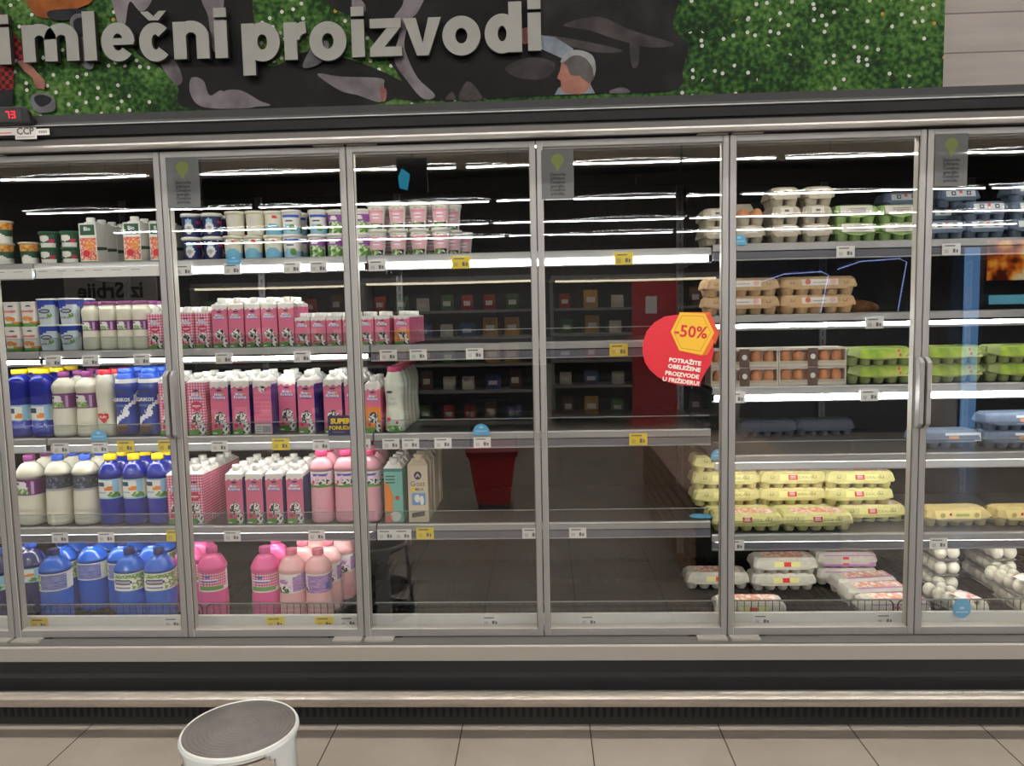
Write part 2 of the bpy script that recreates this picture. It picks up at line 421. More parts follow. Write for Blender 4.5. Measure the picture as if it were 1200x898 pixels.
for m in (2, 3):
    x1 = min(m*1.25+1.247, FX1-0.003)
    for z, k in zip(RZ, ('plain', 'slim', 'lit', 'dim', 'plain')): shelf(m*1.25+0.003, x1, z, 'shelf', k, z < 1.0, z < 0.9)
# light bar added under the canopy, out of view, to light the top shelf
MB().box(FX0, FX1, 0.052, 0.075, 1.962, 1.969, ALU).box(FX0+0.02, FX1-0.02, 0.054, 0.073, 1.959, 1.962, mat('led_canopy_added', (255, 255, 255), 0.5, emit=(255, 250, 240), es=LED_E*0.55)).build('added_canopy_light', fr)

# doors
DZ0, DZ1 = 0.298, 1.966
def bowed_pane(x0, x1, z0, z1, y, sag, m):
    nx, nz = 14, 36; b = MB()
    for i in range(nz+1):
        for j in range(nx+1):
            u, w = 2*j/nx-1, 2*i/nz-1
            b.v.append((x0+(x1-x0)*j/nx, y+sag*(1-u*u)*(1-w*w), z0+(z1-z0)*i/nz))
    for i in range(nz):
        for j in range(nx):
            a = i*(nx+1)+j; b.face((a, a+1, a+nx+2, a+nx+1), m, True)
    return b
def door(i):
    x0, x1 = i*WD+0.0015, (i+1)*WD-0.0015
    d = MB(); s = 0.020; dy = 0.042
    d.box(x0, x0+s, 0, dy, DZ0, DZ1, ALU, {'right': ALU_LIT}); d.box(x1-s, x1, 0, dy, DZ0, DZ1, ALU, {'left': ALU_LIT})
    d.box(x0+s, x1-s, 0, dy, DZ1-0.020, DZ1, ALU); d.box(x0+s, x1-s, 0, dy, DZ0, DZ0+0.026, ALU, {'top': ALU_LIT})
    o = d.build('door', fr, bevel=0.0012)
    sg = random.uniform(0.7, 1.1)
    bowed_pane(x0+s, x1-s, DZ0+0.026, DZ1-0.020, 0.008, -0.0004*sg, GLASS).build('glass_pane', o)
    bowed_pane(x0+s, x1-s, DZ0+0.026, DZ1-0.020, 0.026, 0.0016*sg, GLASS2).build('glass_pane', o)
    # rubber gasket around the pane
    g = MB(); gz0, gz1 = DZ0+0.026, DZ1-0.020
    for a, c in ((x0+s, x0+s+0.0022), (x1-s-0.0022, x1-s)): g.box(a, c, 0.002, 0.007, gz0, gz1, mat('gasket_grey', (92, 90, 88), 0.6))
    g.box(x0+s, x1-s, 0.002, 0.007, gz1-0.0025, gz1, _M['gasket_grey']); g.build('gasket', o)
    if i in (0, 4): hx = x1-0.010
    elif i in (1, 5): hx = x0+0.010
    else: hx = None
    if hx is not None:
        h = MB(); z0, z1 = 1.005, 1.238
        rings = []
        for yy, zz0, zz1 in ((0.0, z0, z1), (-0.016, z0, z1), (-0.034, z0+0.016, z1-0.016)):
            rings.append([(hx-0.0075, yy, zz0), (hx+0.0075, yy, zz0), (hx+0.0075, yy, zz1), (hx-0.0075, yy, zz1)])
        h.loft(rings[::-1], ALU, smooth=False).build('handle', o, bevel=0.002)
    elif i in (2, 3):
        hx = x1-0.009 if i == 2 else x0+0.009
        MB().box(hx-0.0085, hx+0.0085, -0.010, 0, 1.005, 1.238, ALU).build('handle', o, bevel=0.002)
    return o
for i in range(-2, 7): door(i)
# hinge plates top and bottom where the doors hang, and the dark slots beside them
for X in (-1.25, 0.0, 1.25, 2.5, 3.75):
    for z0, z1, nm in ((0.284, 0.296, 'lower'), (1.9675, 1.9755, 'upper')):
        for s in (-1, 1):
            if X+s*0.11 < FX0 or X+s*0.11 > FX1: continue
            h = MB().box(min(X+s*0.006, X+s*0.105), max(X+s*0.006, X+s*0.105), -0.034 if nm == 'lower' else -0.012, 0.0 if nm == 'lower' else 0.03, z0+(0.003 if nm == 'lower' else 0), z1+(0.003 if nm == 'lower' else 0), LEDGE if nm == 'lower' else ALUL)
            h.box(min(X+s*0.105, X+s*0.13), max(X+s*0.105, X+s*0.13), -0.004, 0.03, z0+0.002, z1-0.002, BLACK)
            h.build('hinge_plate', fr)
MB().box(FX0, FX1, 0.004, 0.05, 1.9665, 1.971, BLACK).build('seal', fr)
MB().box(FX0, FX1, 0.010, 0.05, 0.291, 0.2975, mat('seal_grey', (90, 88, 86), 0.5)).build('seal', fr)

# temperature display on the canopy
dx0, dx1 = at_y(-60, 130, -0.088).x, at_y(27, 130, -0.088).x
t = thing('temperature_display', 'black temperature display with red digits set into the canopy edge', 'display', ((dx0+dx1)/2, -0.088, 2.060))
hw = (dx1-dx0)/2
MB().prism([(-hw, -0.012), (hw+0.02, -0.012), (hw+0.016, 0.028), (hw-0.002, 0.043), (-hw, 0.043)], 0, 0.020, CASE2).build('housing', t, bevel=0.004, seg=2)
MB().box(-hw+0.01, hw-0.006, -0.001, 0.01, -0.004, 0.034, BLACK).build('screen', t)
dg = MB(); RD = mat('red_digit', (255, 20, 40), 0.5, emit=(255, 20, 45), es=1.6)
def seg7(b, ch, x, z, w, h, y):
    S = {'7': 'abc', '1': 'bc', '3': 'abcdg', '2': 'abdeg'}[ch]; q = w*0.22
    R = {'a': (0, w, h-q, h), 'b': (w-q, w, h/2, h), 'c': (w-q, w, 0, h/2), 'd': (0, w, 0, q), 'e': (0, q, 0, h/2), 'f': (0, q, h/2, h), 'g': (0, w, h/2-q/2, h/2+q/2)}
    for c in S: a = R[c]; b.rc(x+a[0], x+a[1], z+a[2], z+a[3], y, RD)
for k, ch in enumerate('73'): seg7(dg, ch, hw-0.058+k*0.019, 0.006, 0.013, 0.022, -0.0015)
dg.build('digits', t)
# stickers on the canopy
def sticker(px0, px1, py0, py1, y, name, label, draw, m=PAPER):
    a, c = at_y(px0, py1, y), at_y(px1, py0, y); w, h = c.x-a.x, c.z-a.z
    t = thing(name, label, 'label', (a.x+w/2, y, a.z))
    MB().box(-w/2, w/2, 0, 0.0015, 0, h, m).build('card', t)
    p = MB(); draw(p, w, h); p.build('print', t); return t
sticker(18, 42, 149, 163.5, -0.062, 'canopy_label', 'white label reading CCP stuck on the charcoal canopy edge', lambda p, w, h: (p.text('CCP', 0.030, 0, h*0.42, -0.0006, INK, 0.03), p.rc(-w*0.4, w*0.42, h*0.16, h*0.2, -0.0006, INK)))
sticker(43, 57.5, 150.5, 158.5, -0.062, 'canopy_label', 'small rounded white code label beside the CCP label', lambda p, w, h: [p.rc(-w*0.3+k*w*0.13, -w*0.22+k*w*0.13, h*0.28, h*0.72, -0.0006, INK) for k in range(5)])
sticker(-3, 17, 148.5, 159, -0.062, 'canopy_label', 'white and pink striped sticker cut by the picture edge beside the CCP label', lambda p, w, h: (p.rc(-w*0.4, w*0.3, h*0.2, h*0.34, -0.0006, mat('pale_red', (226, 120, 120), 0.6)),))

# ================================================================== BANNER ON THE WALL
BY = 0.95
ban = thing('wall_banner', 'printed meadow and cow banner with big pale raised letters above the fridge', 'banner')
GRASS = mat('meadow_print', (60, 100, 40), 0.6)
def grass_mat():
    nt, b = nodes(GRASS); tc = N(nt, 'ShaderNodeTexCoord'); L = nt.links.new
    n1 = N(nt, 'ShaderNodeTexNoise'); n1.inputs['Scale'].default_value = 45; n1.inputs['Detail'].default_value = 6; L(tc.outputs['Object'], n1.inputs['Vector'])
    n2 = N(nt, 'ShaderNodeTexNoise'); n2.inputs['Scale'].default_value = 3.5; n2.inputs['Detail'].default_value = 2; L(tc.outputs['Object'], n2.inputs['Vector'])
    a = N(nt, 'ShaderNodeMath', operation='MULTIPLY_ADD'); a.inputs[1].default_value = 0.6; L(n1.outputs['Fac'], a.inputs[0])
    m2 = N(nt, 'ShaderNodeMath', operation='MULTIPLY'); m2.inputs[1].default_value = 0.45; L(n2.outputs['Fac'], m2.inputs[0]); L(m2.outputs[0], a.inputs[2])
    g = ramp(nt, a.outputs[0], [(0.34, (8, 16, 9)), (0.48, (22, 44, 18)), (0.58, (46, 76, 30)), (0.72, (82, 104, 54))])
    vo = N(nt, 'ShaderNodeTexVoronoi'); vo.voronoi_dimensions = '2D'; vo.inputs['Scale'].default_value = 21
    sx_ = N(nt, 'ShaderNodeSeparateXYZ'); cx_ = N(nt, 'ShaderNodeCombineXYZ'); L(tc.outputs['Object'], sx_.inputs[0]); L(sx_.outputs['X'], cx_.inputs['X']); L(sx_.outputs['Z'], cx_.inputs['Y']); L(cx_.outputs[0], vo.inputs['Vector'])
    dot = N(nt, 'ShaderNodeMath', operation='LESS_THAN'); dot.inputs[1].default_value = 0.17; L(vo.outputs['Distance'], dot.inputs[0])
    sp = N(nt, 'ShaderNodeSeparateColor'); L(vo.outputs['Color'], sp.inputs[0])
    pick = N(nt, 'ShaderNodeMath', operation='GREATER_THAN'); pick.inputs[1].default_value = 0.52; L(sp.outputs[0], pick.inputs[0])
    n3 = N(nt, 'ShaderNodeTexNoise'); n3.inputs['Scale'].default_value = 3.4; L(tc.outputs['Object'], n3.inputs['Vector'])
    pk2 = N(nt, 'ShaderNodeMath', operation='GREATER_THAN'); pk2.inputs[1].default_value = 0.46; L(n3.outputs['Fac'], pk2.inputs[0])
    m3 = N(nt, 'ShaderNodeMath', operation='MULTIPLY'); L(dot.outputs[0], m3.inputs[0]); L(pick.outputs[0], m3.inputs[1])
    m4 = N(nt, 'ShaderNodeMath', operation='MULTIPLY'); L(m3.outputs[0], m4.inputs[0]); L(pk2.outputs[0], m4.inputs[1])
    fl = ramp(nt, sp.outputs[1], [(0.0, (160, 157, 155)), (0.90, (146, 143, 141)), (0.95, (134, 108, 40))], 'CONSTANT')
    mx = N(nt, 'ShaderNodeMix', data_type='RGBA'); L(m4.outputs[0], mx.inputs['Factor']); L(g.outputs[0], mx.inputs['A']); L(fl.outputs[0], mx.inputs['B'])
    L(mx.outputs['Result'], b.inputs['Base Color'])
grass_mat()
br_x = at_y(1106, 60, BY).x
MB().box(-2.2, br_x, BY, 0.999, 2.02, 3.25, GRASS).build('printed_panel', ban)
HIDE = noisy('cow_black_print', [(0.3, (15, 14, 15)), (0.55, (22, 21, 21)), (0.8, (38, 35, 35))], 5, 0.6, 3)
HIDEG = noisy('cow_grey_print', [(0.35, (38, 35, 36)), (0.7, (60, 55, 55))], 9, 0.6, 4)
HIDEW = noisy('cow_white_print', [(0.3, (66, 61, 64)), (0.7, (108, 102, 105))], 8, 0.6, 4)
pm = lambda n, c: noisy(n, [(0.3, tuple(int(v*0.56) for v in c)), (0.75, tuple(min(255, int(v*0.74)+6) for v in c))], 14, 0.6, 4)
SHIRT = pm('blue_grey_shirt_print', (150, 160, 172)); SKIN = pm('skin_print', (180, 122, 104)); HAIR = pm('grey_hair_print', (100, 96, 94)); HAIRL = pm('silver_hair_print', (170, 170, 170))
PLAID = mat('plaid_print', (130, 34, 36), 0.6)
def plaid():
    nt, b = nodes(PLAID); tc = N(nt, 'ShaderNodeTexCoord'); ck = N(nt, 'ShaderNodeTexChecker'); ck.inputs['Scale'].default_value = 55
    ck.inputs[1].default_value = (*lin((104, 28, 28)), 1); ck.inputs[2].default_value = (*lin((46, 17, 20)), 1)
    nt.links.new(tc.outputs['Object'], ck.inputs[0]); nt.links.new(ck.outputs[0], b.inputs['Base Color'])
plaid()
STEEL = pm('steel_print', (120, 120, 124)); ORG = pm('rust_print', (170, 92, 40)); DKB = pm('dark_print', (40, 40, 44)); PINKP = pm('muzzle_print', (170, 110, 105))
def smooth_poly(pts, k=5):
    out = []; n = len(pts)
    for i in range(n):
        p0, p1, p2, p3 = (Vector(pts[(i+j-1) % n]) for j in range(4))
        for s in range(k):
            t = s/k; out.append(0.5*((2*p1)+(-p0+p2)*t+(2*p0-5*p1+4*p2-p3)*t*t+(-p0+3*p1-3*p2+p3)*t*t*t))
    return out
from mathutils.geometry import tessellate_polygon
for m_ in (GRASS, HIDE, HIDEG, HIDEW, SHIRT, SKIN, HAIR, HAIRL, PLAID, STEEL, ORG, DKB, PINKP): nodes(m_)[1].inputs['Specular IOR Level'].default_value = 0.08
pic = MB(); lay = [0]
def pshape(pts, m, sm=True):
    lay[0] += 1; y = BY-0.0004*lay[0]
    P = smooth_poly(pts) if sm else [Vector(p) for p in pts]
    Q = [at_y(p[0], p[1], BY) for p in P]; b0 = len(pic.v)
    pic.v += [(q.x, y, q.z) for q in Q]
    for tri in tessellate_polygon([[Vector((q.x, q.z, 0)) for q in Q]]):
        a, b_, c = [Q[i] for i in tri]
        if (b_.x-a.x)*(c.z-a.z)-(b_.z-a.z)*(c.x-a.x) < 0: tri = tri[::-1]
        pic.face([b0+i for i in tri], m)
# first cow (over "mlečni") with its white patches
pshape([(128,-60),(300,-60),(296,0),(300,40),(306,62),(320,78),(372,60),(470,95),(452,120),(380,126),(224,128),(208,100),(186,78),(160,62),(150,34),(140,10)], HIDE)
pshape([(130,-40),(190,-50),(180,-4),(166,14),(152,2),(146,30),(136,20)], HIDEW)
pshape([(228,-40),(264,-40),(262,10),(264,50),(250,60),(244,20),(236,0)], HIDEW)
pshape([(188,72),(204,70),(214,92),(208,100),(196,88)], HIDEW)
pshape([(224,92),(238,94),(246,112),(260,106),(272,118),(300,122),(290,127),(240,126),(224,112)], HIDEW)
pshape([(262,108),(282,106),(304,118),(316,124),(270,124)], HIDEW)
pshape([(364,-30),(480,-40),(470,0),(440,20),(415,18),(390,8)], HIDE)
pshape([(414,-6),(428,6),(426,18),(414,14)], HIDEW)
pshape([(372,87),(400,90),(446,92),(450,100),(450,114),(444,120),(420,112),(398,106)], HIDEW)
pshape([(446,102),(453,106),(452,118),(447,118)], PINKP)
# large cow (over "izvodi")
pshape([(440,-60),(780,-60),(788,30),(806,52),(800,80),(790,106),(700,110),(480,118),(474,100),(456,72),(430,40),(420,22),(446,10)], HIDE)
pshape([(478,-20),(497,-6),(490,14),(480,26),(474,50),(478,68),(490,92),(510,112),(496,116),(478,96),(462,70),(468,40),(462,22),(472,6)], HIDEW)
pshape([(545,98),(552,97),(560,106),(564,117),(538,117)], HIDEG)
pshape([(592,80),(620,68),(650,74),(640,92),(608,92)], HIDEG)
pshape([(700,20),(740,36),(790,52),(760,56),(720,46),(690,36),(660,30)], HIDEG)
pshape([(738,46),(748,50),(748,76),(740,78)], HIDEG)
pshape([(640,42),(690,50),(730,60),(700,62),(660,52)], HIDEG)
pshape([(716,106),(730,103),(738,109),(716,110)], HIDEW)
pshape([(522,117),(530,108),(534,117)], HIDEG)
# farmer seen in profile
pshape([(634,42),(650,44),(672,58),(664,72),(652,66),(634,58)], SHIRT, False)
pshape([(611,36),(620,34),(622,48),(613,52)], PINKP)
pshape([(650,112),(654,104),(664,98),(690,96),(697,110)], SHIRT, False)
pshape([(658,74),(656,84),(653,92),(657,96),(658,106),(664,110),(684,110),(692,98),(690,80),(676,70),(662,68)], SKIN)
pshape([(657,72),(666,62),(680,60),(693,66),(698,78),(696,92),(690,98),(684,94),(676,90),(668,88),(664,78)], HAIR)
pshape([(657,72),(666,61),(681,60),(694,66),(698,79),(696,90),(693,78),(684,68),(672,66),(660,74)], HAIRL)
pshape([(672,91),(680,90),(681,97),(675,99)], SKIN)
# woman in a plaid shirt with a milk pail
pshape([(-70,10),(2,14),(16,38),(26,50),(34,70),(24,74),(16,62),(18,82),(18,104),(0,112),(-70,118)], PLAID, False)
pshape([(22,73),(33,70),(44,84),(55,96),(54,106),(44,104),(40,92),(30,84)], SKIN, False)
pshape([(-40,108),(18,106),(16,130),(-40,134)], DKB, False)
pshape([(40,112),(52,110),(64,114),(67,126),(62,132),(46,132),(38,122)], STEEL)
pshape([(43,114),(52,112),(62,116),(60,122),(50,126),(43,120)], DKB)
# pumpkin-coloured blouse and steel milk can behind the letters
pshape([(32,-20),(112,-20),(110,2),(96,10),(70,20),(52,22),(38,12)], ORG)
pshape([(60,14),(100,12),(106,20),(80,25),(62,24)], DKB)
pshape([(84,26),(90,18),(104,18),(112,24),(112,78),(98,78),(90,60),(86,44)], STEEL)
pshape([(88,28),(96,22),(110,24),(110,40),(96,44)], DKB)
pshape([(368,55),(386,50),(378,74),(356,80)], STEEL)
pic.build('printed_picture', ban)
# raised letters, one outline per stroke
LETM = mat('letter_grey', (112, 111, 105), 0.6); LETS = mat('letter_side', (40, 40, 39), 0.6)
lt = MB(); LY0, LY1 = BY-0.045, BY-0.022; ST = 0.057; XH = 0.160; AS = 0.212
lk = [0]
def st_(x0, x1, z0, z1):
    lk[0] += 1; lt.prism([(x0, z0), (x1, z0), (x1, z1), (x0, z1)], LY0-0.0005*(lk[0] % 3)-0.0005, LY1, LETM, LETS)
def arc(cx, cz, rx, rz, a0, a1, th, n=22, thz=None):
    thz = thz or th*0.9; flip = a1 < a0
    for i in range(n):
        t0, t1 = math.radians(a0+(a1-a0)*i/n), math.radians(a0+(a1-a0)*(i+1)/n)
        q = [(cx+rx*math.cos(t0), cz+rz*math.sin(t0)), (cx+rx*math.cos(t1), cz+rz*math.sin(t1)), (cx+(rx-th)*math.cos(t1), cz+(rz-thz)*math.sin(t1)), (cx+(rx-th)*math.cos(t0), cz+(rz-thz)*math.sin(t0))]
        lt.prism(q[::-1] if flip == (rx > 0) and not flip else (q[::-1] if flip else q), LY0, LY1, LETM, LETS)
def base(px, py): return at_y(px, py, BY).z
def L_(ch, px0, px1, pb):
    pm_ = (px0+px1)/2; x0, x1 = at_y(px0+(1 if ch in 'il' else 0), 52, BY).x, at_y(px1, 52, BY).x; z = base(pm_, pb); w = x1-x0; cx = (x0+x1)/2; h = XH
    if ch == 'i': st_(cx-ST/2, cx+ST/2, z, z+h); st_(cx-ST/2, cx+ST/2, z+h+0.014, z+h+0.014+0.040)
    elif ch == 'l': st_(cx-ST/2, cx+ST/2, z, z+AS)
    elif ch in 'oecd':
        if ch == 'd':
            st_(x1-ST, x1, z, z+AS); arc(x0+(w-0.01)/2, z+h/2, (w-0.01)/2, h/2+0.004, 0, 360, ST, 30)
        elif ch == 'o': arc(cx, z+h/2, w/2, h/2+0.004, 0, 360, ST, 32)
        elif ch == 'e': arc(cx, z+h/2, w/2, h/2+0.004, -40, -360, ST*0.92, 30); st_(x0+0.03, x1-0.004, z+h*0.42, z+h*0.60)
        else: arc(cx+0.004, z+h/2, w/2, h/2+0.004, 42, 318, ST, 28)
    elif ch in 'nm':
        st_(x0, x0+ST, z, z+h); k = 1 if ch == 'n' else 2; seg = (w-ST)/k
        for q in range(k):
            xc0, xc1 = x0+q*seg, x0+(q+1)*seg+ST; r = (xc1-xc0)/2
            arc((xc0+xc1)/2, z+h-r*0.85, r, r*0.85+0.004, 0, 180, ST*0.98, 16); st_(xc1-ST, xc1, z, z+h-r*0.83)
    elif ch == 'p': st_(x0, x0+ST, z-0.062, z+h); arc(x0+0.012+(w-0.012)/2, z+h/2, (w-0.012)/2, h/2+0.004, 0, 360, ST, 30)
    elif ch == 'r': st_(x0, x0+ST, z, z+h); arc(x1, z+h*0.52, w-0.012, h*0.5, 92, 178, ST, 10)
    elif ch == 'z':
        st_(x0, x1, z, z+0.040); st_(x0+0.002, x1-0.002, z+h-0.040, z+h)
        lt.prism([(x0+0.002, z+0.038), (x0+0.062, z+0.038), (x1-0.004, z+h-0.038), (x1-0.064, z+h-0.038)], LY0+0.0004, LY1, LETM, LETS)
    elif ch == 'v': lt.prism([(x0, z+h), (cx-0.026, z), (cx+0.026, z), (x1, z+h), (x1-0.056, z+h), (cx, z+0.052), (x0+0.056, z+h)], LY0, LY1, LETM, LETS)
    return x0, x1, z
for ch, a, c, pb in (('i',5,19,79.5),('m',34,99,76),('l',103,120,75),('e',125,164,75),('c',168,206,75),('n',209,250,73),('i',256,271,72),('p',288,332,75),('r',337,363,74),('o',366,409,74),('i',414,430,71),('z',436,473,70),('v',475,519,69),('o',520,564,68),('d',569,612,65.5),('i',618,634,63.5)):
    q = L_(ch, a, c, pb)
    if ch == 'c':
        cx = (q[0]+q[1])/2; z = q[2]+XH+0.012
        lt.prism([(cx-0.058, z+0.038), (cx-0.020, z), (cx+0.022, z), (cx+0.060, z+0.040), (cx+0.026, z+0.040), (cx+0.001, z+0.018), (cx-0.024, z+0.040)], LY0, LY1, LETM, LETS)
lt.build('lettering', ban)

# ================================================================== GOODS: MATERIALS
CHECK = mat('pink_check', (228, 130, 158), 0.45)
def chk():
    nt, b = nodes(CHECK); L = nt.links.new
    tc = N(nt, 'ShaderNodeTexCoord'); sp = N(nt, 'ShaderNodeSeparateXYZ'); L(tc.outputs['Object'], sp.inputs[0])
    ad = N(nt, 'ShaderNodeMath', operation='ADD'); L(sp.outputs['X'], ad.inputs[0]); L(sp.outputs['Y'], ad.inputs[1])
    outs = []
    for s in (ad.outputs[0], sp.outputs['Z']):
        m = N(nt, 'ShaderNodeMath', operation='MULTIPLY'); m.inputs[1].default_value = 2*PI/0.0105; L(s, m.inputs[0])
        w = N(nt, 'ShaderNodeMath', operation='SINE'); L(m.outputs[0], w.inputs[0]); g = N(nt, 'ShaderNodeMath', operation='GREATER_THAN'); g.inputs[1].default_value = 0.0; L(w.outputs[0], g.inputs[0]); outs.append(g)
    a = N(nt, 'ShaderNodeMath', operation='ADD'); L(outs[0].outputs[0], a.inputs[0]); L(outs[1].outputs[0], a.inputs[1])
    d = N(nt, 'ShaderNodeMath', operation='DIVIDE'); d.inputs[1].default_value = 2; L(a.outputs[0], d.inputs[0])
    r = ramp(nt, d.outputs[0], [(0, (206, 70, 118)), (0.4, (226, 128, 158)), (0.9, (244, 214, 222))], 'CONSTANT'); L(r.outputs[0], b.inputs['Base Color'])
chk()
SPOT = noisy('black_patch_print', [(0.44, (238, 236, 232)), (0.5, (40, 38, 40))], 95, 0.5, 2, interp='CONSTANT')
FRUIT = noisy('fruit_print', [(0.36, (240, 226, 214)), (0.46, (232, 150, 110)), (0.56, (206, 52, 52)), (0.66, (240, 206, 190))], 60, 0.5, 2)
FRUITO = noisy('apricot_print', [(0.3, (240, 170, 96)), (0.5, (236, 130, 60)), (0.65, (244, 214, 150))], 60, 0.5, 2)
LEAFP = noisy('leaf_print', [(0.35, (236, 240, 226)), (0.5, (120, 170, 70)), (0.65, (60, 120, 50))], 70, 0.5, 2)
WHITEC = mat('carton_white', (240, 238, 232), 0.45)
FRONTW = mat('logo_white', (244, 244, 250), 0.5)
TXB = mat('text_blue', (70, 90, 190), 0.5); SUN = mat('sun_yellow', (244, 186, 60), 0.5)
CRIM = mat('crimson_print', (204, 44, 84), 0.5); LILAC = mat('lilac_print', (196, 140, 196), 0.5)
SKYC = mat('label_sky', (150, 196, 226), 0.45); DGREEN = mat('dark_green_print', (38, 84, 56), 0.45)
TEAL = mat('teal_print', (120, 190, 178), 0.5); BEIGE = mat('beige_carton', (214, 198, 172), 0.5)
CHOC = mat('chocolate_print', (88, 52, 40), 0.4); PALEG = mat('pale_grey_print', (176, 178, 186), 0.5)
_ = mat('sleeve_blue', (28, 62, 158), 0.25, coat=0.5), mat('label_lemon', (226, 222, 142), 0.5), mat('label_cool', (206, 212, 214), 0.5), mat('label_dark', (60, 64, 72), 0.5), mat('label_ivory', (222, 216, 208), 0.5), mat('label_steelblue', (84, 104, 168), 0.4), mat('label_lilac', (196, 160, 206), 0.45), mat('label_pinkish', (232, 190, 214), 0.45), mat('film_purple', (176, 120, 176), 0.4), mat('rose_cap', (206, 60, 110), 0.35)
YCAP = mat('yellow_cap', (246, 208, 20), 0.35); BCAP = mat('blue_cap', (50, 90, 196), 0.35); RCAP = mat('red_cap', (210, 36, 48), 0.35); PCAP = mat('purple_cap', (124, 50, 112), 0.4)

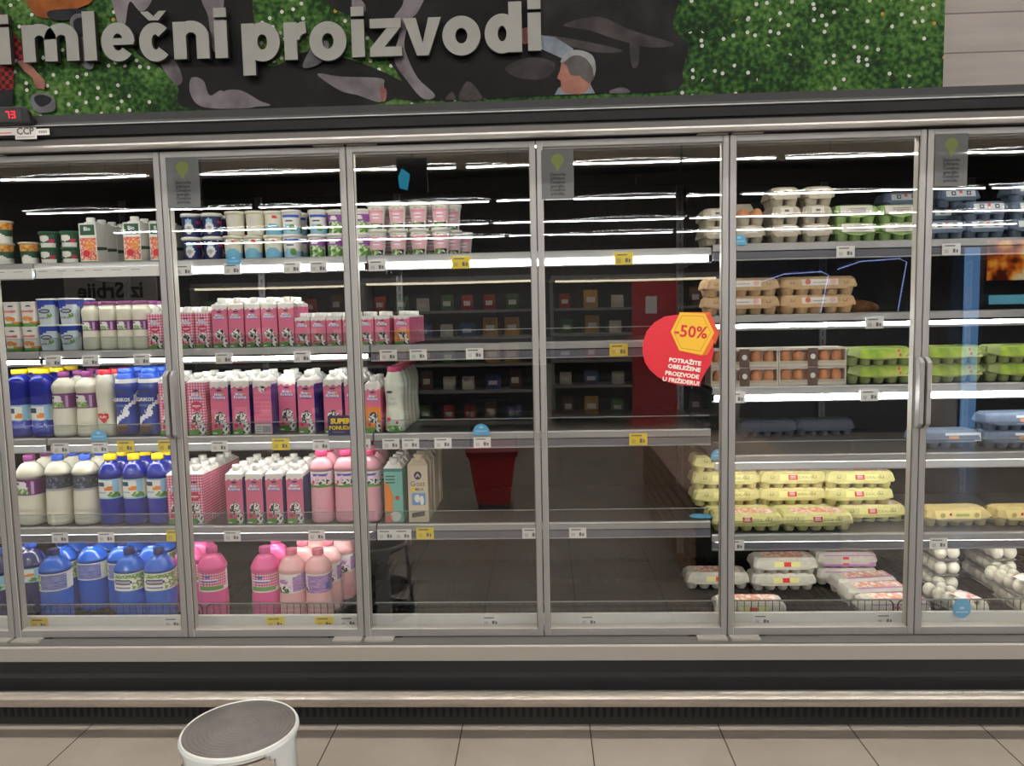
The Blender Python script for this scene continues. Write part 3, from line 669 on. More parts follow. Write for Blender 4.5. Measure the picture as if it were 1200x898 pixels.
# ---------------------------------------------------------------- cartons
def carton(w, d, h, style, cap=True):
    def make():
        t = thing('milk_carton'); hb = h*0.86; ht = h - 0.016
        side = {'wave': PINK, 'check': CHECK, 'orange': PINK, 'fruit': WHITEC, 'white': WHITEC, 'teal': TEAL, 'goat': BEIGE, 'back': PINK, 'tallcheck': CHECK}[style]
        wt = BEIGE if style == 'goat' else WHITEC
        q = {'right': ROYAL if style in ('wave', 'back') and h > 0.2 else side}
        b = MB(); z1 = hb*0.93 if style in ('wave', 'orange', 'back') else hb*0.98
        b.box(-w/2, w/2, -d/2, d/2, 0, z1, side, q); b.box(-w/2, w/2, -d/2, d/2, z1, hb, wt)
        b.build('body', t, bevel=0.0012)
        c = MB(); c.rect([(w/2, d/2, hb, 0.001), (w*0.34, d*0.20, ht-0.004, 0.001), (w*0.34, d*0.16, ht, 0.001)], wt)
        c.build('top', t)
        if cap:
            k = MB(); k.lathe([(w*0.24, ht-0.012), (w*0.24, ht+0.014), (w*0.21, ht+0.016)], wt, 14, (0, -0.004)); k.build('cap', t)
        p = MB(); y = -d/2
        def Y(n=1): return y - 0.0005*n
        if style in ('wave', 'orange', 'back'):
            # wavy lower edge of the white top
            n = 14; xs = [-w/2+w*i/n for i in range(n+1)]
            zt = hb*0.93; zb = [zt - h*(0.035+0.016*math.sin(i*1.3+1)) for i in range(n+1)]
            for i in range(n): p.poly([(xs[i], Y(), zb[i]), (xs[i+1], Y(), zb[i+1]), (xs[i+1], Y(), zt), (xs[i], Y(), zt)], wt)
        if style == 'back':
            for k in range(7): p.rc(-w*0.42, w*0.42, h*(0.24+k*0.07), h*(0.245+k*0.07), Y(), mat('pale_pink_line', (240, 170, 196), 0.5))
            p.rc(-w*0.46, w*0.42, h*0.01, h*0.17, Y(), PAPER)
            for k in range(12): p.rc(-w*0.05+k*w*0.038, -w*0.05+k*w*0.038+w*0.018*(1+k % 2*0.5), h*0.03, h*0.14, Y(2), INK)
            for k in range(3): p.rc(-w*0.40, -w*0.12, h*(0.04+k*0.04), h*(0.052+k*0.04), Y(2), INK)
            p.oval(0, h*0.73, w*0.22, h*0.05, Y(2), SPOT)
        elif style in ('wave', 'check', 'tallcheck', 'orange'):
            s = 1 if h > 0.2 else 0.9
            p.oval(0, h*0.72, w*0.17, h*0.016, Y(2), NAVY)
            p.text('Moja', w*0.20, -w*0.06, h*0.635, Y(3), FRONTW, 0.03); p.text('Moja', w*0.20, -w*0.045, h*0.628, Y(2), TXB, 0.06)
            p.oval(w*0.20, h*0.655, w*0.07, h*0.016, Y(2), SUN)
            p.text('Kravica', w*0.23, 0, h*0.585, Y(4), FRONTW, 0.03); p.text('Kravica', w*0.235, 0.001, h*0.578, Y(3), TXB, 0.06)
            if style in ('check', 'tallcheck'):
                p.oval(0, h*0.475, w*0.30, h*0.078, Y(2), CRIM, 18); p.rc(-w*0.22, w*0.22, h*0.468, h*0.484, Y(3), FRONTW)
                p.rc(-w*0.1, w*0.1, h*0.448, h*0.453, Y(3), FRONTW)
            if style == 'orange':
                p.rc(-w/2, w/2, 0.002, h*0.46, Y(1.5), ORANGE)
            p.oval(0, h*0.27, w*0.32, h*0.105, Y(3), SPOT, 14)
            p.rc(-w/2, w/2, 0.001, h*0.085, Y(1.6), GREENP); p.oval(-w*0.1, h*0.075, w*0.2, h*0.03, Y(1.8), GREENP)
            p.poly([(w*0.05, Y(4), h*0.005), (w*0.45, Y(4), h*0.005), (w*0.42, Y(4), h*0.19), (w*0.18, Y(4), h*0.20)], SPOT)
            p.oval(-w*0.26, h*0.145, w*0.10, h*0.028, Y(4), RED)
            if style == 'wave': p.rc(-w*0.42, -w*0.2, h*0.02, h*0.04, Y(5), W)
        elif style in ('fruit', 'white'):
            p.rc(-w*0.42, w*0.42, h*0.60, h*0.83, Y(), DGREEN); p.text('Bio', w*0.3, 0, h*0.70, Y(2), FRONTW, 0.02)
            p.rc(-w*0.46, w*0.46, h*0.05, h*0.54, Y(), FRUIT); p.oval(w*0.1, h*0.36, w*0.28, h*0.12, Y(2), FRUITO)
            p.oval(-w*0.12, h*0.2, w*0.2, h*0.08, Y(2), RED); p.poly([(w/2+0.0006, -d/2, h*0.26), (w/2+0.0006, d/2, h*0.30), (w/2+0.0006, d/2, h*0.36), (w/2+0.0006, -d/2, h*0.34)], DGREEN); p.rc(-w/2, w/2, 0.001, h*0.03, Y(), GREENP)
        elif style == 'teal':
            p.rc(-w/2, w/2, h*0.80, h*0.85, Y(), mat('teal_dark', (62, 128, 130), 0.5))
            for k in range(3): p.rc(-w*0.4, w*0.1, h*(0.72-k*0.05), h*(0.74-k*0.05), Y(2), mat('teal_ink', (40, 90, 84), 0.5))
            p.poly([(-w*0.48, Y(2), h*0.15), (-w*0.30, Y(2), h*0.13), (-w*0.06, Y(2), h*0.17), (-w*0.02, Y(2), h*0.42), (-w*0.24, Y(2), h*0.60), (-w*0.48, Y(2), h*0.64)], ORANGE)
            p.rc(w*0.10, w*0.3, h*0.36, h*0.42, Y(2), RED); p.oval(w*0.08, h*0.10, w*0.3, h*0.08, Y(2), WHITEC); p.rc(-w/2, -w*0.1, 0.001, h*0.12, Y(2), mat('salmon_print', (232, 128, 112), 0.5))
        elif style == 'goat':
            p.oval(0, h*0.70, w*0.19, h*0.062, Y(2), NAVY, 16)
            p.poly([(-w*0.13, Y(3), h*0.675), (w*0.13, Y(3), h*0.675), (0, Y(3), h*0.735)], BEIGE); p.poly([(-w*0.06, Y(4), h*0.675), (w*0.06, Y(4), h*0.675), (0, Y(4), h*0.705)], NAVY)
            p.text('Goat', w*0.36, 0, h*0.545, Y(2), mat('goat_ink', (90, 70, 50), 0.5), 0.0); p.oval(-w*0.24, h*0.50, w*0.10, h*0.033, Y(2), YCAP)
            p.text('MILK', w*0.20, w*0.08, h*0.475, Y(2), _M['goat_ink'], 0.01)
            p.rc(-w*0.32, w*0.36, h*0.26, h*0.44, Y(2), mat('goat_blue', (110, 160, 210), 0.5)); p.oval(-w*0.05, h*0.36, w*0.14, h*0.06, Y(3), WHITEC); p.oval(w*0.18, h*0.33, w*0.1, h*0.07, Y(3), WHITEC)
            p.poly([(-w*0.34, Y(2), h*0.07), (w*0.30, Y(2), h*0.10), (w*0.30, Y(2), h*0.17), (-w*0.34, Y(2), h*0.14)], mat('goat_dark', (66, 58, 52), 0.5))
        p.build('print', t)
        return t
    return make

# ---------------------------------------------------------------- bottles
def EL_(u, v, cu, cv, ru, rv): return ((u-cu)/ru)**2+((v-cv)/rv)**2 < 1
def around(fn, n, k):
    """turn fn(u, v) -> material into the face picker of a lathe: u = 0 in front, +-1 at the sides, v from 0 at the foot to 1"""
    def mf(i, j):
        jj = j+0.5; jj = jj-n if jj > n/2 else jj
        return fn(jj/(n/4), min(1, (i+0.5)/k))
    return mf
def lab_ring(t, r, z0, z1, n, sq, fn, name='label', extra=0.0006):
    n, k = 56, 14; b = MB(); prof = [(r+extra, z0+(z1-z0)*i/k) for i in range(k+1)]
    b.lathe(prof, PAPER, n, sq=sq, caps=False, mf=around(fn, n, k)); return b.build(name, t)
def cap_(t, r, z0, h, m, n=14):
    b = MB(); b.lathe([(r, z0), (r*1.02, z0+h*0.2), (r, z0+h*0.9), (r*0.93, z0+h)], m, n); return b.build('cap', t)
def bottle(h, r, body, capm, label, waist=0.0, neck=0.35, ribs=False, sq=2.3, lz=(0.36, 0.60), shoulder=0.60, caph=0.022, capr=None):
    """round-shouldered plastic bottle; label(i, j) gives the material of a label patch"""
    def make():
        t = thing('plastic_bottle'); hb = h-caph*0.8; P = []
        P += [(r*0.86, 0.0), (r*0.97, 0.006), (r, h*0.05)]
        if ribs:
            for k in range(3):
                z = h*(0.09+0.055*k); P += [(r, z-0.004), (r*0.965, z), (r, z+0.004)]
        P += [(r, h*0.25), (r*(1-waist*0.4), h*(lz[0]-0.06)), (r*(1-waist), h*(lz[0]-0.012)), (r*(1-waist), h*(lz[1]+0.012)), (r*(1-waist*0.25), h*(shoulder+0.025)), (r, h*(shoulder+0.05))]
        cr = capr or r*neck
        z0, z1 = h*(shoulder+0.06), hb-0.012
        for k in range(1, 9):
            u = k/8; P.append((r*(1-u)**0.62*(1-neck*0.9)+cr*0.92 if u < 1 else cr*0.92, z0+(z1-z0)*(1-(1-u)**1.25)))
        P = [p for i, p in enumerate(P) if i == 0 or p[1] > P[i-1][1]+1e-5]
        P[:] = [(min(p[0], r), p[1]) for p in P]
        P += [(cr*0.92, hb)]
        b = MB(); b.lathe(P, body, 22, sq=sq); b.build('body', t)
        cap_(t, cr*1.05, hb-0.005, caph, capm)
        if label: lab_ring(t, r*(1-waist), h*lz[0], h*lz[1], 22, sq, label)
        return t
    return make
MEADOW = noisy('meadow_label', [(0.36, (244, 244, 236)), (0.47, (150, 190, 90)), (0.56, (70, 130, 60)), (0.66, (240, 236, 220))], 70, 0.45, 2)
SLATE = noisy('slate_label', [(0.4, (36, 42, 58)), (0.52, (70, 78, 98)), (0.62, (120, 128, 146))], 90, 0.45, 2)
SMALLP = noisy('small_print_label', [(0.45, (96, 106, 178)), (0.55, (142, 150, 204))], 160, 0.45, 2, stretch=(0.3, 0.3, 2.2))
PRINTL = noisy('lilac_small_print', [(0.45, (196, 150, 204)), (0.55, (150, 110, 176))], 160, 0.45, 2, stretch=(0.3, 0.3, 2.2))
PINKW = noisy('pink_wash_label', [(0.4, (240, 196, 218)), (0.6, (248, 230, 238))], 50, 0.45, 2)
def lf_milk(u, v):   # purple label with a pale leafy picture
    if v > 0.86 or v < 0.06: return PURPLE
    if EL_(u, v, -0.45, 0.72, 0.20, 0.10): return NAVY
    if -0.75 < u < 0.18-0.25*(v-0.5): return MEADOW if v < 0.42 else WHITEC
    return _M['label_lilac'] if abs(u-0.42) < 0.05 else PURPLE
def lf_dark(u, v):
    if EL_(u, v, 0.0, 0.55, 0.42, 0.42): return SLATE
    if abs(v-0.08) < 0.05: return PALEG
    return SLATE if abs(u) > 0.5 and (v*7) % 2 < 1 else _M['label_dark']
def lf_dairy(u, v):
    if v > 0.93 or v < 0.05: return SKYC
    if -0.85 < u < -0.05 and 0.62 < v < 0.86: return mat('label_teal_night', (40, 70, 92), 0.4)
    if EL_(u, v, 0.22, 0.55, 0.14, 0.13) or EL_(u, v, 0.02, 0.48, 0.10, 0.08): return ORANGE
    if EL_(u, v, 0.45, 0.18, 0.36, 0.20): return LEAFP
    if EL_(u, v, 0.55, 0.7, 0.20, 0.5): return SKYC
    if -0.75 < u < 0.0 and 0.30 < v < 0.38: return SKYC
    return WHITEC
def lf_blue2(u, v):
    if v > 0.95 or v < 0.05: return W
    if u < -0.55: return SMALLP
    if EL_(u, v, 0.0, 0.50, 0.46, 0.17): return NAVY if not EL_(u, v, 0.0, 0.50, 0.36, 0.09) else PALEG
    if v > 0.72: return MEADOW
    if 0.12 < v < 0.24 and abs(u) < 0.38: return _M['label_steelblue']
    if u > 0.45: return MEADOW
    return WHITEC
def lf_blueback(u, v):
    if v > 0.95 or v < 0.05: return W
    return SMALLP if -0.42 < u < 0.62 and 0.10 < v < 0.90 else (MEADOW if u < -0.42 else WHITEC)
def lf_pink(u, v):
    if v < 0.10: return W
    if v < 0.22+0.10*math.cos(u*2.2): return GREENP if abs(u-0.1) < 0.62 else W
    if EL_(u, v, -0.05, 0.80, 0.17, 0.07): return TXB
    if EL_(u, v, 0, 0.58, 0.42, 0.09): return FRONTW if v > 0.56 else TXB
    return CHECK if abs(u) < 0.95 else PINKW
def lf_pale(u, v):
    if v > 0.88-0.1*math.cos(u*4): return W
    if EL_(u, v, -0.12, 0.22, 0.26, 0.18) or EL_(u, v, -0.5, 0.14, 0.2, 0.14): return SPOT
    if v < 0.10: return GREENP if u < 0 else W
    if u > 0.18: return PRINTL
    if EL_(u, v, -0.30, 0.60, 0.3, 0.10): return PRINTL
    return PINKW
def lf_pale2(u, v):
    if v > 0.90: return W
    if EL_(u, v, -0.62, 0.20, 0.24, 0.22): return SPOT
    if 0.52 < u < 0.82 and 0.15 < v < 0.5: return TXB
    if u > -0.42: return PRINTL
    return PINKW
def lf_light(u, v):
    if v > 0.92: return W
    if EL_(u, v, -0.25, 0.80, 0.16, 0.08) or EL_(u, v, 0.22, 0.80, 0.3, 0.07): return TXB
    if EL_(u, v, 0.22, 0.36, 0.34, 0.17) or EL_(u, v, 0.75, 0.38, 0.16, 0.12): return SPOT
    if EL_(u, v, -0.35, 0.33, 0.10, 0.09): return CRIM
    if v < 0.18+0.05*math.sin(u*9): return GREENP
    return PINKW
BLUEY = mat('bottle_deep_blue', (10, 34, 158), 0.22, coat=0.6)
BLUEL = mat('bottle_bright_blue', (24, 98, 208), 0.2, coat=0.6)
BLUED = mat('bottle_ink_blue', (34, 40, 96), 0.22, coat=0.6)
HOTP = mat('bottle_hot_pink', (238, 92, 160), 0.28, coat=0.4)
PALEP = mat('bottle_pale_pink', (240, 182, 182), 0.3, coat=0.3)
LIGHTP = mat('bottle_light_pink', (240, 172, 186), 0.3, coat=0.3)

def drinking_bottle(h, r, body, capm, style):
    """slim waisted drinking-yogurt bottle with a printed sleeve"""
    def make():
        t = thing('drinking_yogurt_bottle')
        P = [(r*0.9, 0), (r, 0.006), (r, h*0.12), (r*0.93, h*0.30), (r*0.90, h*0.45), (r*0.97, h*0.60), (r*0.99, h*0.72), (r*0.9, h*0.82), (r*0.70, h*0.91), (r*0.66, h-0.018)]
        b = MB(); 
        if style == 'swoosh':
            SB = mat('sleeve_blue', (28, 62, 158))
            def at(z):
                for a_, c_ in zip(P, P[1:]):
                    if a_[1] <= z <= c_[1]: q = (z-a_[1])/(c_[1]-a_[1]); return a_[0]+(c_[0]-a_[0])*q
                return P[-1][0]
            K_ = 32; Q = [(at(P[-1][1]*i/K_), P[-1][1]*i/K_) for i in range(K_+1)]
            def fn(u, v):
                if v > 0.90: return BCAP
                if v > 0.855: return W
                if v < 0.055: return mat('sleeve_navy', (30, 36, 92), 0.3)
                c_ = -0.9+2.3*(v-0.14)**0.8*1.35 if v > 0.14 else -0.9      # the milk splash climbs from the foot to the shoulder
                wd = 0.30+0.25*math.sin(v*26)*0.35
                if 0.20 < v < 0.80 and abs(u-c_+0.12*math.sin(v*31)) < wd*(0.95-v*0.75): return FRONTW
                if v <= 0.20 and EL_(u, v, -0.35, 0.13, 0.65, 0.075): return CHOC if v < 0.155 else mat('choc_light', (150, 110, 90), 0.4)
                return SB
            b.lathe(Q, body, 56, sq=2.6, mf=around(fn, 56, K_))
            b.build('body', t); p = MB()
            p.oval(0, h*0.66, r*0.4, h*0.025, -r-0.001, NAVY); p.text('GRIKOS', 0.0185, 0, h*0.52, -r-0.0022, FRONTW, 0.03); p.text('YOGURT', 0.012, 0, h*0.44, -r*0.97-0.0012, SKYC, 0.0); p.text('2,8%', 0.013, 0.004, h*0.35, -r*0.97-0.0012, FRONTW, 0.02)
        elif style == 'heart':
            b.lathe(P, body, 24, sq=3.0); b.build('body', t); p = MB()
            p.poly([(0.004, -r-0.001, h*0.20), (0.024, -r-0.001, h*0.29), (0.022, -r-0.001, h*0.345), (0.010, -r-0.001, h*0.355), (0.003, -r-0.001, h*0.335), (-0.006, -r-0.001, h*0.355), (-0.018, -r-0.001, h*0.345), (-0.018, -r-0.001, h*0.29)], RCAP)
            p.text('Kefir', 0.014, 0.002, h*0.28, -r-0.0018, FRONTW, 0.01)
        else:
            b.lathe(P, body, 24, sq=2.4); b.build('body', t); p = MB(); F = -r-0.001
            p.oval(-r*0.35, h*0.62, r*0.3, h*0.02, F, NAVY); 
            for k in range(2): p.text(('bio', 'kefir')[k], 0.018, 0, h*(0.50-k*0.08), F, PALEG, -0.005)
            p.oval(-r*0.5, h*0.20, r*0.2, h*0.03, F, CRIM, 9); p.oval(r*0.3, h*0.15, r*0.14, h*0.024, F, CRIM, 9); p.oval(0, h*0.06, r*0.8, h*0.05, F, LEAFP)
        p.build('print', t)
        cap_(t, r*0.69, h-0.020, 0.020, capm, 18)
        return t
    return make

# ---------------------------------------------------------------- cups and tubs
def cup(h, rt, rb, bands, lidm=None, sq=2.0, rim=0.004, marks=None, name='yogurt_cup', lidh=0.008, part='lid'):
    """tapered cup; bands = material by height (bottom first) or a function of (i, j)"""
    def make():
        t = thing(name); n = 44; k = 16; hb = h-lidh
        P = [(rb+(rt-rb)*i/k, hb*i/k) for i in range(k+1)]
        mf = around(bands, n, k)
        b = MB(); b.lathe(P, W, n, sq=sq, mf=mf); b.build('cup_body', t)
        l = MB(); l.lathe([(rt+0.0005, hb-0.004), (rt+rim, hb-0.003), (rt+rim, hb+0.003), (rt+rim*0.6, h), (rt*0.6, h-0.001)], lidm or W, 24, sq=sq); l.build(part, t)
        if marks:
            p = MB(); marks(p, h, rt, rb); p.build('print', t)
        return t
    return make
def b_navy(u, v):
    if v > 0.92: return W
    if EL_(u, v, 0.05, 0.40, 0.36, 0.26): return W if not EL_(u, v, 0.05, 0.40, 0.2, 0.12) else PALEG
    if EL_(u, v, 0.05, 0.72, 0.22, 0.13): return SKYC
    return NAVY if not (u > 0.6 and v > 0.62 and v < 0.72) else CRIM
def b_cream(u, v):
    if EL_(u, v, 0.25, 0.80, 0.20, 0.06): return RCAP
    if v < 0.30 and u > -0.75: return mat('label_aqua', (120, 186, 214), 0.4)
    return _M['label_aqua'] if EL_(u, v, 0.1, 0.34, 0.52, 0.16) else CREAM
def b_plainc(u, v): return _M['label_ivory'] if abs(u) < 0.2 and 0.35 < v < 0.85 else CREAM
def b_meadow(u, v):
    if 0.72 < v < 0.90 and EL_(u, v, 0.1, 0.85, 0.75, 0.16): return BCAP
    if EL_(u, v, 0.25, 0.28, 0.22, 0.18): return GREENP
    if v < 0.42: return SKYC if v < 0.30 or abs(u) < 0.4 else W
    return NAVY if EL_(u, v, 0.0, 0.60, 0.30, 0.05) else W
def b_violet(u, v):
    if v > 0.88: return W
    if EL_(u, v, 0.0, 0.12, 0.9, 0.44): return LEAFP
    if EL_(u, v, -0.1, 0.70, 0.30, 0.10): return W
    return mat('label_violet', (150, 80, 170), 0.4) if v > 0.46-0.1*math.sin(u*5) else W
def b_pink(u, v):
    if abs(u) > 0.62 or v > 0.90: return W
    if v < 0.26: return LEAFP if u < 0.15 else SPOT
    if 0.66 < v < 0.76: return mat('label_rose', (236, 150, 170), 0.45)
    if v > 0.82: return LEAFP if abs(u) < 0.3 else W
    if 0.42 < v < 0.60 and abs(u) < 0.3: return FRONTW if (v*18) % 2 < 1 else _M['label_rose']
    return mat('label_blush', (240, 188, 198), 0.45)
def b_gran(u, v):
    if v > 0.62: return GRANO
    if EL_(u, v, 0.1, 0.20, 0.5, 0.22): return W
    return DGREEN if v > 0.30 or u < -0.3 else W
def b_green(u, v):
    if v > 0.90: return DGREEN
    if EL_(u, v, -0.1, 0.62, 0.40, 0.22): return W
    if EL_(u, v, 0.45, 0.45, 0.2, 0.12): return CRIM
    return W if v < 0.34 and abs(u) < 0.7 else DGREEN
_ = b_cream(0, 0), b_violet(0, 0.8), b_pink(0, 0.7), b_pink(0, 0.35)
def tub_white(u, v): return GREENP if v < 0.13 else (ORANGE if v < 0.22 and u > 0.1 else W)
def tub_blue(u, v):
    if v > 0.70+0.10*math.sin(u*3+0.5): return mat('tub_blue', (36, 66, 170), 0.35)
    return NAVY if u > 0.98 or u < -0.98 else mat('tub_pale', (206, 220, 226), 0.35)
_ = tub_blue(0, 1), tub_blue(0, 0)
def m_sch(p, h, rt, rb=0):
    y = -rt-0.0008
    p.oval(0.004, h*0.80, 0.011, h*0.06, y, NAVY, 12, 0, PI); p.text('schumadijski', 0.0135, 0, h*0.58, y-0.0003, RCAP, 0.03, sx=0.72)
    p.oval(-0.006, h*0.33, 0.015, h*0.10, y+0.0004, FRUITO); p.oval(0.010, h*0.30, 0.010, h*0.08, y, ORANGE)
def tub(h, hw, mf, name='yogurt_tub', marks=None, flare=0.92):
    def make():
        t = thing(name); b = MB(); k = 14; rings = [(hw*(flare+(1-flare)*i/k), h*0.96*i/k) for i in range(k+1)]
        b.lathe([(r_*1.0, z) for r_, z in rings], W, 48, sq=5.0, mf=around(mf, 48, k)); b.build('tub_body', t)
        l = MB(); l.lathe([(hw+0.0002, h*0.935), (hw+0.0022, h*0.94), (hw+0.0022, h*0.985), (hw*0.9, h)], W, 24, sq=5.0); l.build('lid', t)
        p = MB(); marks(p, h, hw); p.build('print', t)
        return t
    return make
def m_tubb(p, h, r):
    y = -r-0.0012
    p.oval(0, h*0.52, r*0.62, h*0.085, y, NAVY, 16); p.oval(0, h*0.52, r*0.48, h*0.045, y-0.0004, PALEG, 12); p.oval(r*0.55, h*0.36, r*0.3, h*0.09, y, LEAFP, 8); p.text('sveži sir', 0.011, -r*0.1, h*0.24, y, INK, 0.03)

# ---------------------------------------------------------------- egg cartons
PULPS = {}
def pulp(name, c):
    return noisy(name, [(0.3, tuple(int(v*0.92) for v in c)), (0.7, c)], 60, 0.85, 4, bump=0.3)
P_GREY = pulp('pulp_grey', (196, 186, 166)); P_YEL = pulp('pulp_yellow', (212, 205, 138)); P_BRN = pulp('pulp_brown', (204, 172, 130))
P_BLUE = pulp('pulp_blue', (104, 118, 140)); P_GRN = pulp('pulp_green', (158, 190, 118)); P_OLIVE = pulp('pulp_olive', (150, 164, 104)); P_BLUE_SHADED = pulp('pulp_blue_shaded', (50, 54, 62)); P_TAN = pulp('pulp_tan', (212, 190, 122)); P_LGREY = pulp('pulp_light', (204, 198, 184))
BROWN_EGG = noisy('brown_egg', [(0.3, (196, 128, 86)), (0.7, (216, 150, 106))], 20, 0.5); WHITE_EGG = noisy('white_egg', [(0.3, (226, 218, 200)), (0.7, (238, 232, 216))], 12, 0.5)
def egg_carton(nx, ny, pm_, draw=None, h=0.068, lid=True, name='egg_carton', pitch=0.048, openeggs=None, lidm=None, curved=False):
    def make():
        t = thing(name); hx, hy = nx*pitch/2+0.004, ny*pitch/2+0.004; zf = h*0.46
        b = MB()
        for i in range(nx):
            for j in range(ny):
                c = ((i-(nx-1)/2)*pitch, (j-(ny-1)/2)*pitch)
                b.lathe([(pitch*0.30, 0), (pitch*0.36, 0.004), (pitch*0.47, zf*0.80), (pitch*0.49, zf*0.97)], pm_, 10, c, sq=2.6)
        b.rect([(hx, hy, zf*0.93, 0.008), (hx, hy, zf, 0.008)], pm_)
        b.build('tray', t)
        if lid:
            l = MB(); lm = lidm or pm_
            if curved:
                # lid whose front edge sags in a curve
                n = 10; xs = [-hx+2*hx*i/n for i in range(n+1)]
                for s in (-1, 1):
                    for i in range(n):
                        u0, u1 = xs[i]/hx, xs[i+1]/hx; z0, z1 = zf-0.012*(1-u0*u0)+0.010*abs(u0), zf-0.012*(1-u1*u1)+0.010*abs(u1)
                        q = [(xs[i], s*(hy+0.003), z0), (xs[i+1], s*(hy+0.003), z1), (xs[i+1]*0.90, s*(hy-0.012), h-0.006), (xs[i]*0.90, s*(hy-0.012), h-0.006)]
                        l.poly(q if s < 0 else q[::-1], lm, True)
                l.rect([(hx*0.90, hy-0.012, zf, 0.004), (hx*0.90, hy-0.012, h-0.006, 0.010), (hx*0.84, hy-0.018, h, 0.012)], lm)
                l.rect([(hx, hy*0.72, zf, 0.012), (hx*0.90, hy-0.014, h-0.008, 0.012)], lm)
            else:
                l.rect([(hx+0.001, hy+0.001, zf+0.0005, 0.008), (hx+0.001, hy+0.001, zf+0.005, 0.008), (hx-0.004, hy-0.005, h*0.86, 0.010), (hx-0.012, hy-0.013, h, 0.014)], lm)
                # latch tab folded down over the tray edge
                l.poly([(-hx*0.72, -hy-0.0015, zf*0.72), (hx*0.72, -hy-0.0015, zf*0.72), (hx*0.80, -hy-0.0015, zf+0.004), (-hx*0.80, -hy-0.0015, zf+0.004)], lm)
            l.build('lid', t)
        if openeggs:
            for i in range(nx):
                for j in range(ny): MB().ball(((i-(nx-1)/2)*pitch, (j-(ny-1)/2)*pitch, zf+0.006), 0.0205, 0.0205, 0.026, openeggs).build('egg', t)
        if draw:
            p = MB(); draw(p, hx, hy, h, zf); p.build('label', t)
        return t
    return make
def slope(p, hx, hy, h, zf, x0, x1, z0, z1, m, k=1):
    """a patch lying on the sloping front of the lid"""
    def yz(z):
        u = (z-(zf+0.005))/(h*0.86-(zf+0.005)); return -hy-0.001+0.006*max(0, u)-0.0007*k
    p.poly([(x0, yz(z0), z0), (x1, yz(z0), z0), (x1, yz(z1), z1), (x0, yz(z1), z1)], m)
def topl(p, hx, hy, h, x0, x1, m, k=1, y0=None, y1=None): 
    y0 = -hy+0.014 if y0 is None else y0; y1 = hy-0.014 if y1 is None else y1
    p.poly([(x0, y0, h+0.0005*k), (x1, y0, h+0.0005*k), (x1, y1, h+0.0005*k), (x0, y1, h+0.0005*k)], m)
TOPP = noisy('egg_top_print', [(0.42, (236, 230, 222)), (0.5, (222, 120, 90)), (0.58, (232, 190, 150)), (0.66, (238, 234, 228))], 30, 0.5, 3)
def latches(p, hx, hy, h, zf, m, u=0.62):
    for s in (-1, 1):
        x = s*hx*u; z = zf+0.012
        for a, b_, c, d in ((-0.007, -0.005, 0, 0.010), (0.005, 0.007, 0, 0.010), (-0.007, 0.007, -0.0005, 0.0015)): slope(p, hx, hy, h, zf, x+a, x+b_, z+c, z+d, m, 2)
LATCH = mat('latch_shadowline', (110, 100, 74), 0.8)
def d_yel(p, hx, hy, h, zf, pale=None):
    slope(p, hx, hy, h, zf, -hx*0.40, hx*0.52, zf+0.004, h*0.84, pale or mat('label_lemon', (226, 222, 142), 0.5)); slope(p, hx, hy, h, zf, -hx*0.15, hx*0.12, zf+0.006, h*0.82, RCAP, 2)
    for k in range(3): slope(p, hx, hy, h, zf, -hx*0.10, hx*0.06, zf+0.012+k*0.006, zf+0.0145+k*0.006, W, 3)
    yy = -hy-0.003; p.text('IDEALA', 0.016, hx*0.34, zf+0.010, yy, INK, -0.01)
    latches(p, hx, hy, h, zf, LATCH)
    topl(p, hx, hy, h, -hx*0.66, hx*0.80, TOPP)
def d_grey10(p, hx, hy, h, zf):
    slope(p, hx, hy, h, zf, -hx*0.35, hx*0.45, zf+0.002, h*0.80, _M['label_lemon']); slope(p, hx, hy, h, zf, -hx*0.06, hx*0.16, zf+0.004, h*0.78, RCAP, 2)
    topl(p, hx, hy, h, -hx*0.66, hx*0.80, TOPP)
def d_brown(p, hx, hy, h, zf):
    slope(p, hx, hy, h, zf, -hx*0.45, hx*0.50, zf+0.005, h*0.86, mat('label_ivory', (222, 216, 208), 0.5)); p.oval(-hx*0.30, zf+0.018, 0.010, 0.010, -hy-0.0035, mat('label_terra', (206, 112, 84), 0.5)); p.oval(hx*0.36, zf+0.018, 0.011, 0.010, -hy-0.0035, mat('label_peach', (232, 180, 170), 0.5))
    slope(p, hx, hy, h, zf, -hx*0.15, hx*0.2, zf+0.014, zf+0.016, INK, 2); latches(p, hx, hy, h, zf, LATCH, 0.70); topl(p, hx, hy, h, -hx*0.4, hx*0.5, _M['label_ivory'])
def d_six(p, hx, hy, h, zf):
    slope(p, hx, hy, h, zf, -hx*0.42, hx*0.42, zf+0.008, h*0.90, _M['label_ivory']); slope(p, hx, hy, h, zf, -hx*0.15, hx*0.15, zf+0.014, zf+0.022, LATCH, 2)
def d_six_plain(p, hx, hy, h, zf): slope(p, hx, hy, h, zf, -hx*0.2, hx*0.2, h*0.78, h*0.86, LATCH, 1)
def d_blue6(p, hx, hy, h, zf):
    slope(p, hx, hy, h, zf, -hx*0.66, hx*0.74, zf+0.006, h*0.88, mat('label_cool', (206, 212, 214), 0.5))
    for s in (-0.3, 0.42): slope(p, hx, hy, h, zf, hx*s-0.008, hx*s+0.008, zf+0.011, zf+0.026, mat('label_dark', (60, 64, 72), 0.5), 2); 
    for s in (-0.3, 0.42): slope(p, hx, hy, h, zf, hx*s-0.004, hx*s+0.004, zf+0.015, zf+0.022, _M['label_cool'], 3)
    slope(p, hx, hy, h, zf, hx*0.0-0.002, hx*0.12, zf+0.018, zf+0.030, mat('label_coral', (220, 100, 96), 0.5), 2)
